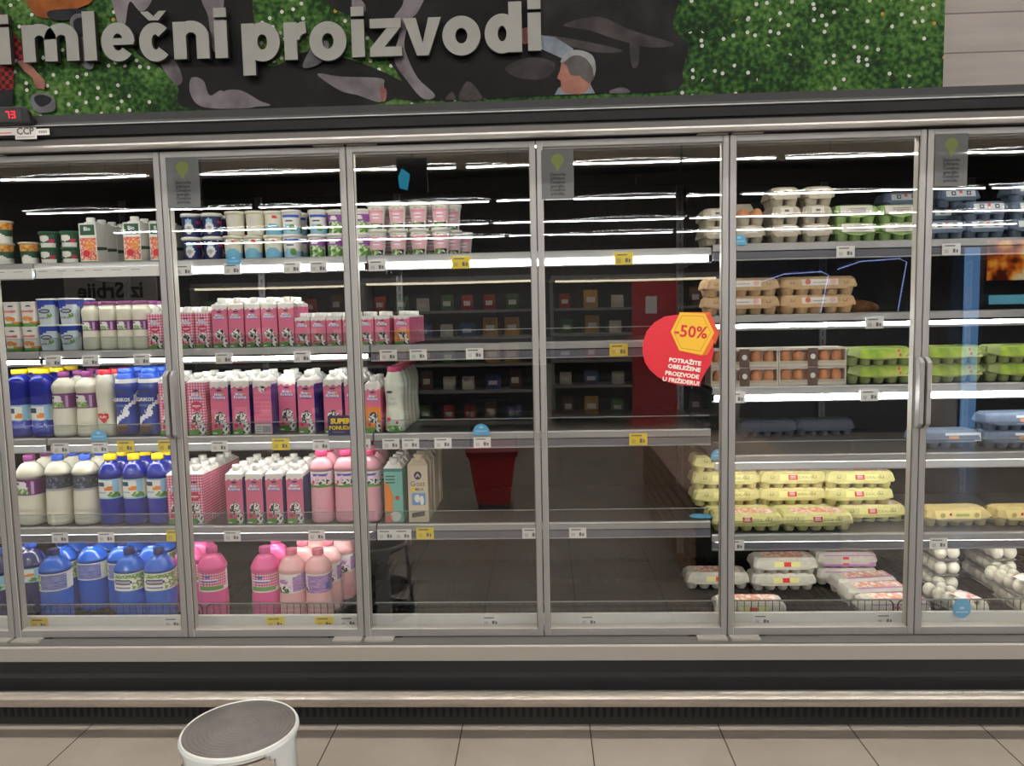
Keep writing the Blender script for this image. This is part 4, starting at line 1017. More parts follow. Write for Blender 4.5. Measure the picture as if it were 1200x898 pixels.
def d_green(p, hx, hy, h, zf):
    p.poly([(-hx*0.76, -hy-0.0045, zf+0.002), (hx*0.76, -hy-0.0045, zf+0.002), (hx*0.74, -hy+0.010, h-0.004), (-hx*0.74, -hy+0.010, h-0.004)], _M['label_ivory'])
    topl(p, hx, hy, h, -hx*0.66, hx*0.66, _M['label_ivory'])
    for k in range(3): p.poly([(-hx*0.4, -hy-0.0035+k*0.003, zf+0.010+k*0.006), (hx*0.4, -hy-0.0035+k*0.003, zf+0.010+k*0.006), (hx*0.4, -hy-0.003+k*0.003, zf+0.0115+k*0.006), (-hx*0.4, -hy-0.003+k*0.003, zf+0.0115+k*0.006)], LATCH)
LIME = mat('lime_print', (176, 204, 40), 0.4)
LIMEN = noisy('lime_meadow_print', [(0.35, (116, 150, 44)), (0.55, (164, 186, 60)), (0.7, (204, 208, 130))], 14, 0.35, 3)
def d_lime(p, hx, hy, h, zf):
    for k in range(2):
        p.oval(hx*0.5+k*0.006, zf+0.024-k*0.016, 0.005, 0.006, -hy-0.006, mat('coral_dot', (226, 96, 84), 0.5), 8)
    p.poly([(-hx*0.62, -hy-0.0045, zf-0.004), (hx*0.9, -hy-0.0045, zf-0.004), (hx*0.84, -hy+0.008, h-0.006), (-hx*0.55, -hy+0.008, h-0.006)], LIMEN); topl(p, hx, hy, h, -hx*0.55, hx*0.84, LIMEN)
def d_tan(p, hx, hy, h, zf):
    p.poly([(-hx*0.66, -hy-0.0045, zf-0.004), (hx*0.66, -hy-0.0045, zf-0.004), (hx*0.70, -hy+0.008, h-0.006), (-hx*0.70, -hy+0.008, h-0.006)], mat('label_sand', (234, 214, 140), 0.5))
    for x, m in ((-0.5, P_TAN), (0.52, P_TAN)): p.oval(hx*x, zf+0.014, 0.010, 0.010, -hy-0.0055, m, 10)
    p.oval(-hx*0.26, zf+0.018, 0.005, 0.006, -hy-0.0055, RCAP, 8); p.rc(-hx*0.1, hx*0.3, zf+0.010, zf+0.020, -hy-0.0055, mat('label_sage', (190, 196, 110), 0.5))
def d_bluepack(p, hx, hy, h, zf):
    slope(p, hx, hy, h, zf, -hx*0.1, hx*0.98, zf-0.004, h*0.86, mat('label_cool', (206, 212, 214), 0.5)); slope(p, hx, hy, h, zf, hx*0.0, hx*0.3, zf+0.004, zf+0.016, BROWN_EGG, 2); slope(p, hx, hy, h, zf, hx*0.4, hx*0.8, zf+0.006, zf+0.009, INK, 2)
def d_film(p, hx, hy, h, zf):
    slope(p, hx, hy, h, zf, -hx*0.75, hx*0.95, zf-0.018, h*0.86, mat('film_purple', (176, 120, 176), 0.4)); slope(p, hx, hy, h, zf, -hx*0.12, hx*0.08, zf-0.012, h*0.75, RCAP, 2)
    topl(p, hx, hy, h, -hx*0.62, hx*0.9, TOPP); topl(p, hx, hy, h, -hx*0.62, hx*0.9, _M['film_purple'], 2, y0=-hy+0.014, y1=-hy+0.030)
def egg_sleeve():
    t = thing('egg_carton'); nx, p_ = 5, 0.046; hx, hy = 0.121, 0.050
    MB().rect([(hx, hy, 0, 0.004), (hx, hy, 0.020, 0.004)], P_GREY).build('tray', t)
    for i in range(nx):
        MB().ball(((i-2)*0.0465, -hy+0.020, 0.034), 0.0205, 0.018, 0.027, BROWN_EGG).build('egg', t)
        MB().ball(((i-2)*0.0465, hy-0.024, 0.034), 0.0215, 0.021, 0.027, BROWN_EGG, 8, 5).build('egg', t)
    MB().box(-hx+0.006, hx-0.006, -hy+0.034, -hy+0.036, 0.020, 0.060, mat('sleeve_lining', (216, 204, 186), 0.6)).build('lining', t)
    s = MB(); SL = mat('sleeve_grey', (206, 196, 182), 0.5)
    s.box(-hx-0.001, hx+0.001, -hy-0.001, hy+0.001, 0.060, 0.068, SL)
    for a, c in ((-hx-0.001, -hx+0.004), (hx-0.004, hx+0.001)): s.box(a, c, -hy-0.001, hy+0.001, 0.0, 0.060, SL)
    s.box(-0.018, 0.018, -hy-0.0035, -hy-0.001, 0.0, 0.066, mat('sleeve_brown', (96, 74, 66), 0.5)); s.box(-hx, hx, -hy-0.003, -hy-0.001, 0.0, 0.010, SL)
    s.build('sleeve', t); MB().oval(0, 0.036, 0.009, 0.010, -hy-0.0040, W).build('emblem', t)
    return t
FILM = glass_mat('shrink_film', 0.03, (0.98, 0.98, 0.97))
FILMP = noisy('film_red_print', [(0.45, (236, 232, 226)), (0.52, (214, 70, 60)), (0.6, (236, 232, 226))], 16, 0.3, 2)
def white_egg_pack():
    t = thing('egg_pack'); p_ = 0.049
    MB().rect([(p_*0.8, p_*2.3, 0, 0.01), (p_*0.95, p_*2.45, 0.005, 0.01)], mat('clear_tray', (150, 148, 144), 0.3)).build('tray', t)
    for i in range(2):
        for j in range(5): MB().ball(((i-0.5)*p_, (j-2)*p_, 0.032), 0.0242, 0.0242, 0.0285, WHITE_EGG, 14, 9).build('egg', t)
    MB().rect([(p_+0.001, p_*2.5, 0.054, 0.012), (p_*0.7, p_*2.3, 0.0595, 0.012)], FILM).build('film', t)
    MB().poly([(-p_*0.7, -p_*2.1, 0.0605), (p_*0.75, -p_*2.1, 0.0605), (p_*0.75, -p_*0.2, 0.0605), (-p_*0.7, -p_*0.2, 0.0605)], FILMP).build('label', t)
    return t

# ================================================================== GOODS ON THE SHELVES
GY = YF + 0.024      # front line of the goods on a shelf
class Goods(Kind):
    def __init__(s, maker, cat, d, h): super().__init__(maker, cat); s.d = d; s.h = h
def run(K, pxs, z, base, anchor, group, rows=1, y0=GY, dy=None, tiers=1, dz=None, jit=0.0006, rz=0.0, first_row=0, skip=()):
    """columns seen at the given places along the shelf, copied row after row towards the back and tier on tier"""
    dy = dy or K.d+0.004; dz = dz or K.h
    for n, px in enumerate(pxs):
        x = x_at(px, y0+K.d/2, z+K.h*0.5)
        for r in range(rows):
            for t in range(tiers):
                if (n, r, t) in skip: continue
                lab = base
                if len(pxs) > 1: lab += ', %s from %s' % (ORD[n], anchor)
                elif anchor: lab += ' ' + anchor
                if rows > 1: lab += ', ' + ROWN[r+first_row]
                if tiers > 1: lab += ', ' + (['lower', 'upper'][t] if tiers == 2 else ['bottom', 'middle', 'top'][t]) + (' one' if tiers == 2 else ' one')
                K.put(x+random.uniform(-jit, jit), y0+K.d/2+r*dy, z+t*dz, lab, group, rz+random.uniform(-0.006, 0.006))

A, B_, C_, D_ = LZ
RA, RB, RC, RD_, RE = RZ
DK = 0.2826
GRANO = noisy('granola_print', [(0.35, (170, 90, 30)), (0.5, (226, 160, 60)), (0.65, (240, 210, 130))], 90, 0.6, 3)
KGran = Goods(cup(0.082, 0.033, 0.028, lambda u, v: b_gran(u, v), mat('clear_lid', (214, 206, 190), 0.2), name='granola_cup', lidh=0.004), 'yogurt cup', 0.070, 0.082)
run(KGran, [6], A, 'granola topped green and white cup,', 'in the stack beside the outermost frame', 'granola cups', tiers=2)
run(KGran, [35], A, 'single granola topped cup', 'before the dark green cups on the top shelf', None)
KGreen = Goods(cup(0.060, 0.036, 0.031, b_green, DGREEN, name='cream_cup', rim=0.003, lidh=0.006), 'yogurt cup', 0.076, 0.060)
run(KGreen, [60, 85], A, 'dark green and white cup', 'the granola cups', 'dark green cups on the top shelf', rows=2, tiers=2)
KFruit = Goods(carton(0.066, 0.066, 0.168, 'fruit'), 'carton', 0.066, 0.168)
run(KFruit, [109], A, 'white fruit yogurt carton with green band', 'beside the dark green cups', 'fruit cartons beside the green cups', rows=5)
run(KFruit, [160], A, 'white strawberry yogurt carton with green band', 'beside the first door gap', 'strawberry cartons by the door gap', rows=3)
run(KFruit, [190], A, 'white fruit carton behind the door frames', 'next to the navy cups', 'cartons next to the navy cups', rows=2, y0=GY+0.02)
KNavy = Goods(cup(0.086, 0.0345, 0.029, b_navy), 'yogurt cup', 0.078, 0.086)
run(KNavy, [226, 250], A, 'navy and white yogurt cup', 'the door gap', 'navy cups on the top shelf', rows=2, tiers=2)
KCream = Goods(cup(0.087, 0.0345, 0.030, b_cream, CREAM), 'yogurt cup', 0.078, 0.087)
run(KCream, [274, 297, 321], A, 'cream cup with aqua label on the shelf board', 'the navy cups', 'aqua labelled cream cups')
KPlain = Goods(cup(0.089, 0.0355, 0.030, b_plainc, CREAM), 'yogurt cup', 0.078, 0.089)
run(KPlain, [276, 299.5], A+0.087, 'plain cream cup stacked above aqua labels', 'the navy cups', 'plain cream cups')
run(KCream, [321], A+0.087, 'cream cup with aqua label stacked', 'beside the plain cream ones', None)
KMead = Goods(cup(0.088, 0.0340, 0.030, b_meadow), 'yogurt cup', 0.078, 0.088)
run(KMead, [343], A, 'white cup with blue crown,', 'beside the aqua labelled cups', 'blue crowned cups', rows=2, tiers=2)
run(KMead, [373], A+0.086, 'blue crowned cup stacked on a violet one', 'near the second door gap', None)
KViol = Goods(cup(0.086, 0.0310, 0.027, b_violet), 'yogurt cup', 0.070, 0.086)
run(KViol, [372, 393], A, 'violet topped leafy cup standing', 'the blue crowned cups', 'violet cups on the shelf board')
run(KViol, [394], A+0.086, 'violet topped leafy cup stacked', 'next to the second door gap', None)
run(KViol, [425], A, 'violet topped cup past the second door gap,', 'beside the pink cups', 'violet cups beside the pink ones', tiers=2)
KPinkc = Goods(cup(0.097, 0.0335, 0.0245, b_pink, name='yogurt_cup'), 'yogurt cup', 0.076, 0.097)
run(KPinkc, [443, 467, 491.5, 517], A, 'tapered pink fruit yogurt cup', 'the violet cups', 'pink cups of the front row', tiers=2)
run(KPinkc, [456, 481, 505, 531], A, 'pink cup standing between front ones', 'the violet cups', 'pink cups of the second row', tiers=2, y0=GY+0.092, dz=0.097)
run(KPinkc, [544], A, 'last pink cup of the back row', 'beside the empty board', None, y0=GY+0.18)

# second shelf
KTubW = Goods(tub(0.094, 0.0305, tub_white, marks=m_sch), 'tub', 0.063, 0.094)
run(KTubW, [20, 40.5], B_, 'square white tub with orange fruit', 'the outermost frame', 'white tubs on the second shelf', rows=2, tiers=2)
KTubB = Goods(tub(0.100, 0.0350, tub_blue, marks=m_tubb, flare=0.86), 'tub', 0.072, 0.100)
run(KTubB, [61.5, 86], B_, 'square blue and white cheese tub', 'the white tubs', 'blue tubs on the second shelf', rows=2, tiers=2, dz=0.0985)
KKef = Goods(bottle(0.186, 0.0315, CREAM, PCAP, lf_milk, waist=0.05, neck=0.62, lz=(0.40, 0.60), shoulder=0.66, sq=2.8, caph=0.014, capr=0.024), 'bottle', 0.064, 0.186)
run(KKef, [108, 128.5, 148.5, 167], B_, 'small white bottle with purple label', 'the blue tubs', 'small purple capped bottles', rows=3)
KChkS = Goods(carton(0.056, 0.056, 0.156, 'check'), 'milk carton', 0.056, 0.156)
run(KChkS, [186, 204, 222, 241], B_, 'short pink checked carton', 'the purple capped bottles', 'short checked cartons', rows=3)
KWavM = Goods(carton(0.058, 0.058, 0.186, 'wave'), 'milk carton', 0.058, 0.186)
run(KWavM, [261, 280, 299.5, 318.5, 338.5], B_, 'medium pink milk carton', 'the checked cartons', 'medium pink cartons on the second shelf', rows=3)
KWavS = Goods(carton(0.056, 0.056, 0.124, 'wave'), 'milk carton', 0.056, 0.124)
run(KWavS, [357, 375.5, 394, 412.5, 431, 449.5], B_, 'short pink milk carton', 'the medium pink ones', 'short pink cartons on the second shelf', rows=3)
KOrS = Goods(carton(0.056, 0.056, 0.124, 'orange'), 'milk carton', 0.056, 0.124)
run(KOrS, [472.5], B_, 'short pink and orange carton', 'beside the empty second shelf', 'pink and orange cartons', rows=6, dy=0.059)

# third shelf
KBlueY = Goods(bottle(0.262, 0.0405, BLUEY, YCAP, lf_dairy, waist=0.03, neck=0.62, lz=(0.14, 0.48), shoulder=0.74, ribs=False, sq=2.8, capr=0.027, caph=0.018), 'bottle', 0.086, 0.262)
run(KBlueY, [26, 51], C_, 'deep blue bottle with yellow cap on third shelf', 'the frame', 'blue bottles on the third shelf', rows=3)
KMilkP = Goods(bottle(0.250, 0.0435, CREAM, PCAP, lf_milk, waist=0.07, neck=0.38, lz=(0.44, 0.67), shoulder=0.69, ribs=True, capr=0.020), 'bottle', 0.090, 0.250)
run(KMilkP, [77, 104.5], C_, 'white bottle with purple cap on third shelf', 'the blue bottles', 'white bottles on the third shelf', rows=3)
KHeart = Goods(drinking_bottle(0.254, 0.0335, CREAM, RCAP, 'heart'), 'bottle', 0.070, 0.254)
run(KHeart, [125.5], C_, 'white bottle with red heart and red cap', 'on the third shelf', 'red heart bottles', rows=3)
KSwo = Goods(drinking_bottle(0.258, 0.0415, _M['sleeve_blue'], BCAP, 'swoosh'), 'bottle', 0.086, 0.258)
run(KSwo, [150, 177], C_, 'blue yogurt bottle with white splash', 'the red heart bottle', 'blue splash bottles', rows=3)
KChk = Goods(carton(0.070, 0.068, 0.236, 'tallcheck'), 'milk carton', 0.068, 0.236)
KWav = Goods(carton(0.070, 0.068, 0.236, 'wave'), 'milk carton', 0.068, 0.236)
KBack = Goods(carton(0.070, 0.068, 0.236, 'back'), 'milk carton', 0.068, 0.236)
run(KChk, [202], C_, 'tall pink checked carton behind the handles', 'on the third shelf', 'checked cartons behind the handles', rows=3)
run(KChk, [235], C_, 'tall pink checked carton', 'beside the handles on the third shelf', 'tall checked cartons on the third shelf', rows=3, jit=0)
run(KWav, [262, 286], C_, 'tall pink carton with blue side', 'the checked carton on third shelf', 'tall pink cartons on the third shelf', rows=3, jit=0.0008)
run(KBack, [311.5], C_, 'tall pink carton turned to show its lines and barcode', '', None)
run(KWav, [315, 340], C_, 'tall pink carton deep behind the turned one', 'the turned carton', 'pink cartons behind the turned one', rows=2, y0=GY+0.076, jit=0.0008)
run(KWav, [364], C_, 'tall pink carton angled between its neighbours', 'before the offer card', None, rz=-0.20)
run(KWav, [393, 417.5], C_, 'tall pink carton at the offer card', 'the angled carton', 'cartons at the offer card', rows=3, jit=0.0008)
run(KWav, [366], C_, 'tall pink carton behind the angled one', '', 'cartons behind the angled one', rows=2, y0=GY+0.085, jit=0.0008)
KOr = Goods(carton(0.058, 0.058, 0.212, 'orange'), 'milk carton', 0.058, 0.212)
run(KOr, [439], C_, 'pink and orange carton beside the third door frame', 'on third shelf', 'pink and orange third shelf cartons', rows=3)
KMila = Goods(drinking_bottle(0.246, 0.0385, mat('mint_white', (226, 232, 214), 0.35, coat=0.3), mat('rose_cap', (206, 60, 110), 0.35), 'flower'), 'bottle', 0.078, 0.246)
run(KMila, [463], C_, 'white bottle with rose cap and flower print', '', 'rose capped bottles', rows=5)

# fourth shelf
KMilkB = Goods(bottle(0.272, 0.0475, CREAM, PCAP, lf_milk, waist=0.07, neck=0.36, lz=(0.44, 0.67), shoulder=0.66, ribs=True, capr=0.020), 'bottle', 0.097, 0.272)
run(KMilkB, [37], D_, 'large white bottle with purple label', 'on the fourth shelf', 'large purple label bottles', rows=3)
KMilkD = Goods(bottle(0.272, 0.0475, CREAM, BCAP, lf_dark, waist=0.08, neck=0.36, lz=(0.50, 0.72), shoulder=0.68, ribs=True, capr=0.020), 'bottle', 0.097, 0.272)
run(KMilkD, [70, 102], D_, 'large white bottle with slate label and blue cap', 'the purple label', 'slate label bottles', rows=3)
KBlueB = Goods(bottle(0.272, 0.0435, BLUEY, YCAP, lf_dairy, waist=0.02, neck=0.40, lz=(0.38, 0.66), shoulder=0.62, ribs=True, capr=0.021), 'bottle', 0.088, 0.272)
run(KBlueB, [131, 159, 187], D_, 'deep blue bottle with yellow cap on fourth shelf', 'the white bottles', 'blue bottles on the fourth shelf', rows=3)
KChkD = Goods(carton(0.068, 0.068, 0.226, 'tallcheck'), 'milk carton', 0.068, 0.226)
KWavD = Goods(carton(0.066, 0.068, 0.226, 'wave'), 'milk carton', 0.068, 0.226)
run(KChkD, [211], D_, 'checked carton against the deep blue bottles', 'on fourth shelf', 'checked cartons by the blue bottles', rows=4, y0=GY+0.004, jit=0.0006)
run(KChkD, [233], D_, 'checked carton beside the tall frame gap', 'on fourth shelf', 'checked cartons by the frame gap', rows=5, y0=GY+0.01, jit=0.0006)
run(KWavD, [279, 302, 325, 349], D_, 'pink carton on the fourth shelf', 'the checked cartons', 'pink cartons on the fourth shelf', rows=4, jit=0.0006)
KLP = Goods(bottle(0.276, 0.0435, LIGHTP, mat('rose_cap', (206, 60, 110), 0.35), lf_light, waist=0.03, neck=0.40, lz=(0.50, 0.72), shoulder=0.68, ribs=True, capr=0.021), 'bottle', 0.089, 0.276)
run(KLP, [378, 406, 434], D_, 'light pink bottle on fourth shelf', 'the pink cartons', 'light pink bottles', rows=3)
KTeal = Goods(carton(0.070, 0.064, 0.245, 'teal'), 'milk carton', 0.064, 0.245)
run(KTeal, [463], D_, 'teal carton with orange streak', '', 'teal cartons', rows=4, jit=0.0006)
KGoat = Goods(carton(0.076, 0.064, 0.258, 'goat'), 'milk carton', 0.064, 0.258)
run(KGoat, [492], D_, 'beige goat milk carton', 'beside the empty fourth shelf', 'goat milk cartons', rows=5, dy=0.078, jit=0.0025)

# bottom deck, dairy side
KLB = Goods(bottle(0.276, 0.0550, BLUEL, mat('navy_cap', (30, 40, 104), 0.4), lf_blue2, waist=0.02, neck=0.33, lz=(0.46, 0.70), shoulder=0.66, sq=2.3, capr=0.019), 'bottle', 0.112, 0.276)
KLB2 = Goods(bottle(0.276, 0.0550, BLUEL, _M['navy_cap'], lf_blueback, waist=0.02, neck=0.33, lz=(0.46, 0.70), shoulder=0.66, sq=2.3, capr=0.019), 'bottle', 0.112, 0.276)
KINK = Goods(bottle(0.276, 0.0530, BLUED, BCAP, lf_dairy, waist=0.02, neck=0.33, lz=(0.46, 0.66), shoulder=0.62, sq=2.3, capr=0.019), 'bottle', 0.108, 0.276)
def deck(K, items, base, group):
    for px, y, say, rz in items:
        K.put(x_at(px, y, DK+K.h*0.5), y, DK, base + ' ' + say, group, rz)
deck(KINK, [(0, 0.21, 'cut off by the outermost frame', 0.0), (39, 0.30, 'beside the outermost frame', 0.1), (30, 0.42, 'deep behind the frame', 0)], 'ink blue bottle', 'ink blue deck bottles')
deck(KLB2, [(66, 0.205, 'first from the ink blue ones, turned to its small print', 0.25)], 'bright blue bottle', 'bright blue deck bottles')
deck(KLB, [(154, 0.205, 'front one before the last pair', -0.12), (188.5, 0.205, 'next to the hot pink ones', 0.04)], 'bright blue bottle', 'bright blue deck bottles')
deck(KLB2, [(110, 0.325, 'alone in the gap of the front row', 0.0), (145, 0.325, 'second row, behind the front pair', 0.1)], 'bright blue bottle', 'bright blue deck bottles')
deck(KLB, [(75, 0.325, 'second row, behind the turned one', 0.3), (180, 0.325, 'second row, beside the hot pink', 0), (88, 0.445, 'third row, over the turned one', 0), (122, 0.445, 'third row, over the gap', 0.2), (157, 0.445, 'third row, over the front pair', 0), (191, 0.445, 'third row, beside the hot pink', 0)], 'bright blue bottle', 'bright blue deck bottles')
KHP = Goods(bottle(0.278, 0.0525, HOTP, mat('hot_pink_cap', (214, 84, 150), 0.35), lf_pink, waist=0.06, neck=0.36, lz=(0.42, 0.68), shoulder=0.66, sq=2.2, ribs=True, capr=0.020), 'bottle', 0.108, 0.278)
deck(KHP, [(222, 0.305, 'half hidden behind the first frame gap', 0.2), (250, 0.215, 'alone before the dark gap', 0.05), (312, 0.205, 'beside the pale pink pair', -0.05), (238, 0.425, 'behind the frame gap', 0), (325, 0.330, 'second row, behind the pale pink pair', 0.1)], 'hot pink bottle', 'hot pink deck bottles')
KPP = Goods(bottle(0.270, 0.0490, PALEP, mat('rose_pale_cap', (222, 120, 140), 0.35), lf_pale, waist=0.05, neck=0.38, lz=(0.42, 0.68), shoulder=0.66, sq=2.2, ribs=True, capr=0.020), 'bottle', 0.100, 0.270)
KPP2 = Goods(bottle(0.270, 0.0490, PALEP, _M['rose_pale_cap'], lf_pale2, waist=0.05, neck=0.38, lz=(0.42, 0.68), shoulder=0.66, sq=2.2, ribs=True, capr=0.020), 'bottle', 0.100, 0.270)
deck(KPP, [(343, 0.202, 'in the front row beside hot pink', 0.0)], 'pale pink bottle', 'pale pink deck bottles')
deck(KPP2, [(374, 0.202, 'at the front row end', 0.0)], 'pale pink bottle', 'pale pink deck bottles')
deck(KPP, [(356, 0.315, 'second row, over the front pair', 0), (386, 0.315, 'second row, over the row end', 0.6), (402, 0.425, 'third row, beside the door gap', 0.6), (372, 0.425, 'third row, over the front pair', 0.2), (414, 0.535, 'fourth row, beside the door gap', 0.4), (385, 0.535, 'fourth row, over the front pair', 0.3)], 'pale pink bottle', 'pale pink deck bottles')

# ------------------------------------------------------------------ eggs, other side
E6 = Goods(egg_carton(2, 3, P_GREY, d_six), 'egg carton', 0.152, 0.066)
E6P = Goods(egg_carton(2, 3, P_GREY, d_six_plain), 'egg carton', 0.152, 0.066)
def stack(K, px, z, y, n, base, group, dz=0.0655, rz=0.0, start=0, names=None):
    x = x_at(px, y-K.d/2, z+0.03)
    names = names or {1: [''], 2: ['lower one', 'upper one'], 3: ['bottom one', 'middle one', 'top one'], 4: ['bottom one', 'second up', 'third up', 'top one']}[n]
    for k in range(n):
        K.put(x+random.uniform(-0.003, 0.003), y+random.uniform(-0.003, 0.003), z+(k+start)*dz, (base + (', ' + names[k] if names[k] else '')), group, rz+random.uniform(-0.03, 0.03))
Y6 = GY+0.076
stack(E6, 842, RA, Y6+0.02, 2, 'grey six egg carton beside the fourth door gap', 'grey six egg cartons')
stack(E6, 881, RA, Y6, 1, 'grey six egg carton carrying the open carton', None)
def open_carton():
    t = egg_carton(2, 3, P_GREY, None, openeggs=BROWN_EGG, lid=False)()
    l = MB(); l.rect([(0.050, 0.003, 0, 0.001), (0.046, 0.003, 0.046, 0.001), (0.034, 0.003, 0.066, 0.001)], P_GREY)
    for s in (-1, 1): l.poly([(s*0.050, 0, 0.0), (s*0.050, -0.030, 0.004), (s*0.040, -0.016, 0.030), (s*0.038, 0, 0.036)], P_GREY)
    o = l.build('lid', t); o.location = (0, 0.078, 0.030); return t
KOpen = Kind(open_carton, 'egg carton')
KOpen.put(x_at(881, Y6-0.07, RA+0.1), Y6, RA+0.0655, 'open grey carton showing two brown eggs in front')
stack(E6, 921, RA, Y6, 3, 'grey six egg carton in the stack beside the open carton', 'grey six egg cartons')
stack(E6, 959.5, RA, Y6, 3, 'grey six egg carton in the stack beside the green ones', 'grey six egg cartons')
EG = Goods(egg_carton(3, 2, P_GRN, d_green, curved=True), 'egg carton', 0.104, 0.064)
stack(EG, 1004, RA, GY+0.055, 2, 'green egg carton with ivory top beside the grey stack', 'green six egg cartons', dz=0.0635)
stack(EG, 1056, RA, GY+0.075, 2, 'green egg carton with ivory top beside the frame handles', 'green six egg cartons', dz=0.0635)
EB = Goods(egg_carton(3, 2, P_BLUE, d_blue6), 'egg carton', 0.104, 0.064)
stack(EB, 1060, RA, GY+0.21, 3, 'blue grey egg carton behind the green ones', 'blue grey egg cartons', dz=0.0625)
stack(EB, 1109, RA, GY+0.055, 1, 'blue grey egg carton lying low beside the last frame gap', None)
stack(EB, 1111, RA, GY+0.19, 2, 'blue grey egg carton in the rear by the last frame gap', 'blue grey egg cartons', dz=0.0625)
stack(EB, 1124, RA+0.126, GY+0.165, 1, 'blue grey egg carton bridging the rear stacks under the paper notice', None)
stack(EB, 1157, RA, GY+0.055, 2, 'blue grey egg carton in the middle stack', 'blue grey egg cartons', dz=0.0625)
stack(EB, 1212, RA, GY+0.06, 3, 'blue grey egg carton in the stack cut by the picture edge', 'blue grey egg cartons', dz=0.0625)
EBR = Goods(egg_carton(5, 2, P_BRN, d_brown, pitch=0.0525), 'egg carton', 0.113, 0.066)
stack(EBR, 870, RB, GY+0.06, 2, 'brown ten egg carton beside the fourth door gap', 'brown egg cartons')
stack(EBR, 959, RB, GY+0.06, 2, 'brown ten egg carton beside the bare board', 'brown egg cartons')
ES = Goods(egg_sleeve, 'egg carton', 0.10, 0.068)
stack(ES, 873, RC, GY+0.055, 2, 'brown eggs in a grey sleeve by the door gap', 'sleeved brown eggs', dz=0.0695)
stack(ES, 952, RC, GY+0.055, 2, 'brown eggs in a grey sleeve by the lime cartons', 'sleeved brown eggs', dz=0.0695)
EL = Goods(egg_carton(5, 2, P_OLIVE, d_lime, curved=True, pitch=0.047), 'egg carton', 0.103, 0.066)
stack(EL, 1033, RC, GY+0.06, 2, 'lime green egg carton beside the sleeved eggs', 'lime egg cartons')
stack(EL, 1115, RC, GY+0.06, 2, 'lime green egg carton past the last frame gap', 'lime egg cartons')
stack(EL, 1196, RC, GY+0.06, 2, 'lime green egg carton cut by the picture edge', 'lime egg cartons')
EBP = Goods(egg_carton(5, 2, P_BLUE, d_bluepack, pitch=0.047), 'egg carton', 0.103, 0.066)
stack(EBP, 1113, RD_, GY+0.10, 1, 'blue egg carton on the dim shelf past the last gap', None)
stack(EBP, 1195, RD_, GY+0.08, 2, 'blue egg carton with white label on the dim shelf', 'blue labelled cartons')
EDK = Goods(egg_carton(5, 2, P_BLUE_SHADED, None, pitch=0.047), 'egg carton', 0.103, 0.066)  # blue cartons with the shade of the shelf depth put into their colour
stack(EDK, 900, RD_, GY+0.42, 1, 'blue carton coloured as shaded, deep on the dim shelf by the door gap', None)
stack(EDK, 968, RD_, GY+0.43, 1, 'blue carton coloured as shaded, deep on the dim shelf, further along', None)
EY = Goods(egg_carton(5, 2, P_YEL, d_yel, pitch=0.0505), 'egg carton', 0.109, 0.068)
DZY = 0.0665
stack(EY, 877, RE, GY+0.060, 1, 'yellow egg carton in front, by the door gap', None, rz=-0.04)
stack(EY, 959, RE, GY+0.058, 1, 'yellow egg carton in front, middle of the shelf', None, rz=0.02)
stack(EY, 1022, RE, GY+0.172, 1, 'yellow egg carton at the foot of the farther stack', None, rz=0.03)
stack(EY, 1008, RE, GY+0.172, 2, 'yellow egg carton on the farther stack', 'stacked yellow egg cartons', dz=DZY, start=1)
stack(EY, 942, RE, GY+0.185, 1, 'yellow egg carton at the foot of the middle stack', None)
stack(EY, 929.5, RE, GY+0.185, 2, 'yellow egg carton on the middle stack', 'stacked yellow egg cartons', dz=DZY, start=1)
stack(EY, 866, RE, GY+0.185, 1, 'yellow egg carton at the foot of the stack by the gap', None)
stack(EY, 851, RE, GY+0.185, 3, 'yellow egg carton on the stack by the door gap', 'stacked yellow egg cartons', dz=DZY, start=1)
stack(EY, 864, RE, GY+0.31, 4, 'yellow egg carton in the rear stack by the gap', 'stacked yellow egg cartons', dz=DZY)
ET = Goods(egg_carton(5, 2, P_TAN, d_tan, curved=True, pitch=0.0475), 'egg carton', 0.103, 0.066)
stack(ET, 1124, RE, GY+0.10, 1, 'tan egg carton alone past the last frame gap', None)
stack(ET, 1206, RE, GY+0.10, 1, 'tan egg carton cut by the picture edge', None)
EGR = Goods(egg_carton(5, 2, P_LGREY, d_grey10, pitch=0.049), 'egg carton', 0.107, 0.066)
stack(EGR, 842, DK, 0.52, 1, 'grey ten egg carton far back on the deck by the gap', None)
stack(EGR, 920, DK, 0.50, 2, 'grey ten egg carton under the eggs shelf', 'grey deck cartons', rz=0.03)
stack(EGR, 882, DK, 0.200, 1, 'lone pale egg carton at the deck front behind the wire', None, rz=-0.03)
EF = Goods(egg_carton(5, 2, P_LGREY, d_film, pitch=0.047), 'egg carton', 0.102, 0.066)
stack(EF, 993, DK, 0.56, 2, 'film wrapped carton with purple band far back', 'film wrapped cartons')
EF.put(x_at(1010, 0.44, 0.33), 0.44, DK, 'film wrapped carton in the sloping pile, rear one', 'sloping film wrapped pile', 0.15)
EF.put(x_at(1023, 0.33, 0.33), 0.325, DK, 'film wrapped carton in the sloping pile, middle one', 'sloping film wrapped pile', 0.1)
EF.put(x_at(1043, 0.215, 0.33), 0.208, DK, 'film wrapped carton in the sloping pile, front one at the wire', 'sloping film wrapped pile', 0.04)
KW = Goods(white_egg_pack, 'egg pack', 0.25, 0.062)
for k, (px, y, n, say) in enumerate(((1112, 0.545, 4, 'stack by the frame gap'), (1180, 0.545, 4, 'farther rear stack'))):
    stack(KW, px, DK, y, n, 'clear pack of white eggs in the ' + say, 'clear egg packs', dz=0.0615)
KW.put(x_at(1122, 0.26, 0.31), 0.280, DK, 'clear pack of white eggs lying low behind the blue disc', 'clear egg packs', 0.25)
KW.put(x_at(1200, 0.262, 0.31), 0.280, DK, 'clear pack of white eggs lying at the picture edge, lower one', 'clear egg packs', -0.05)
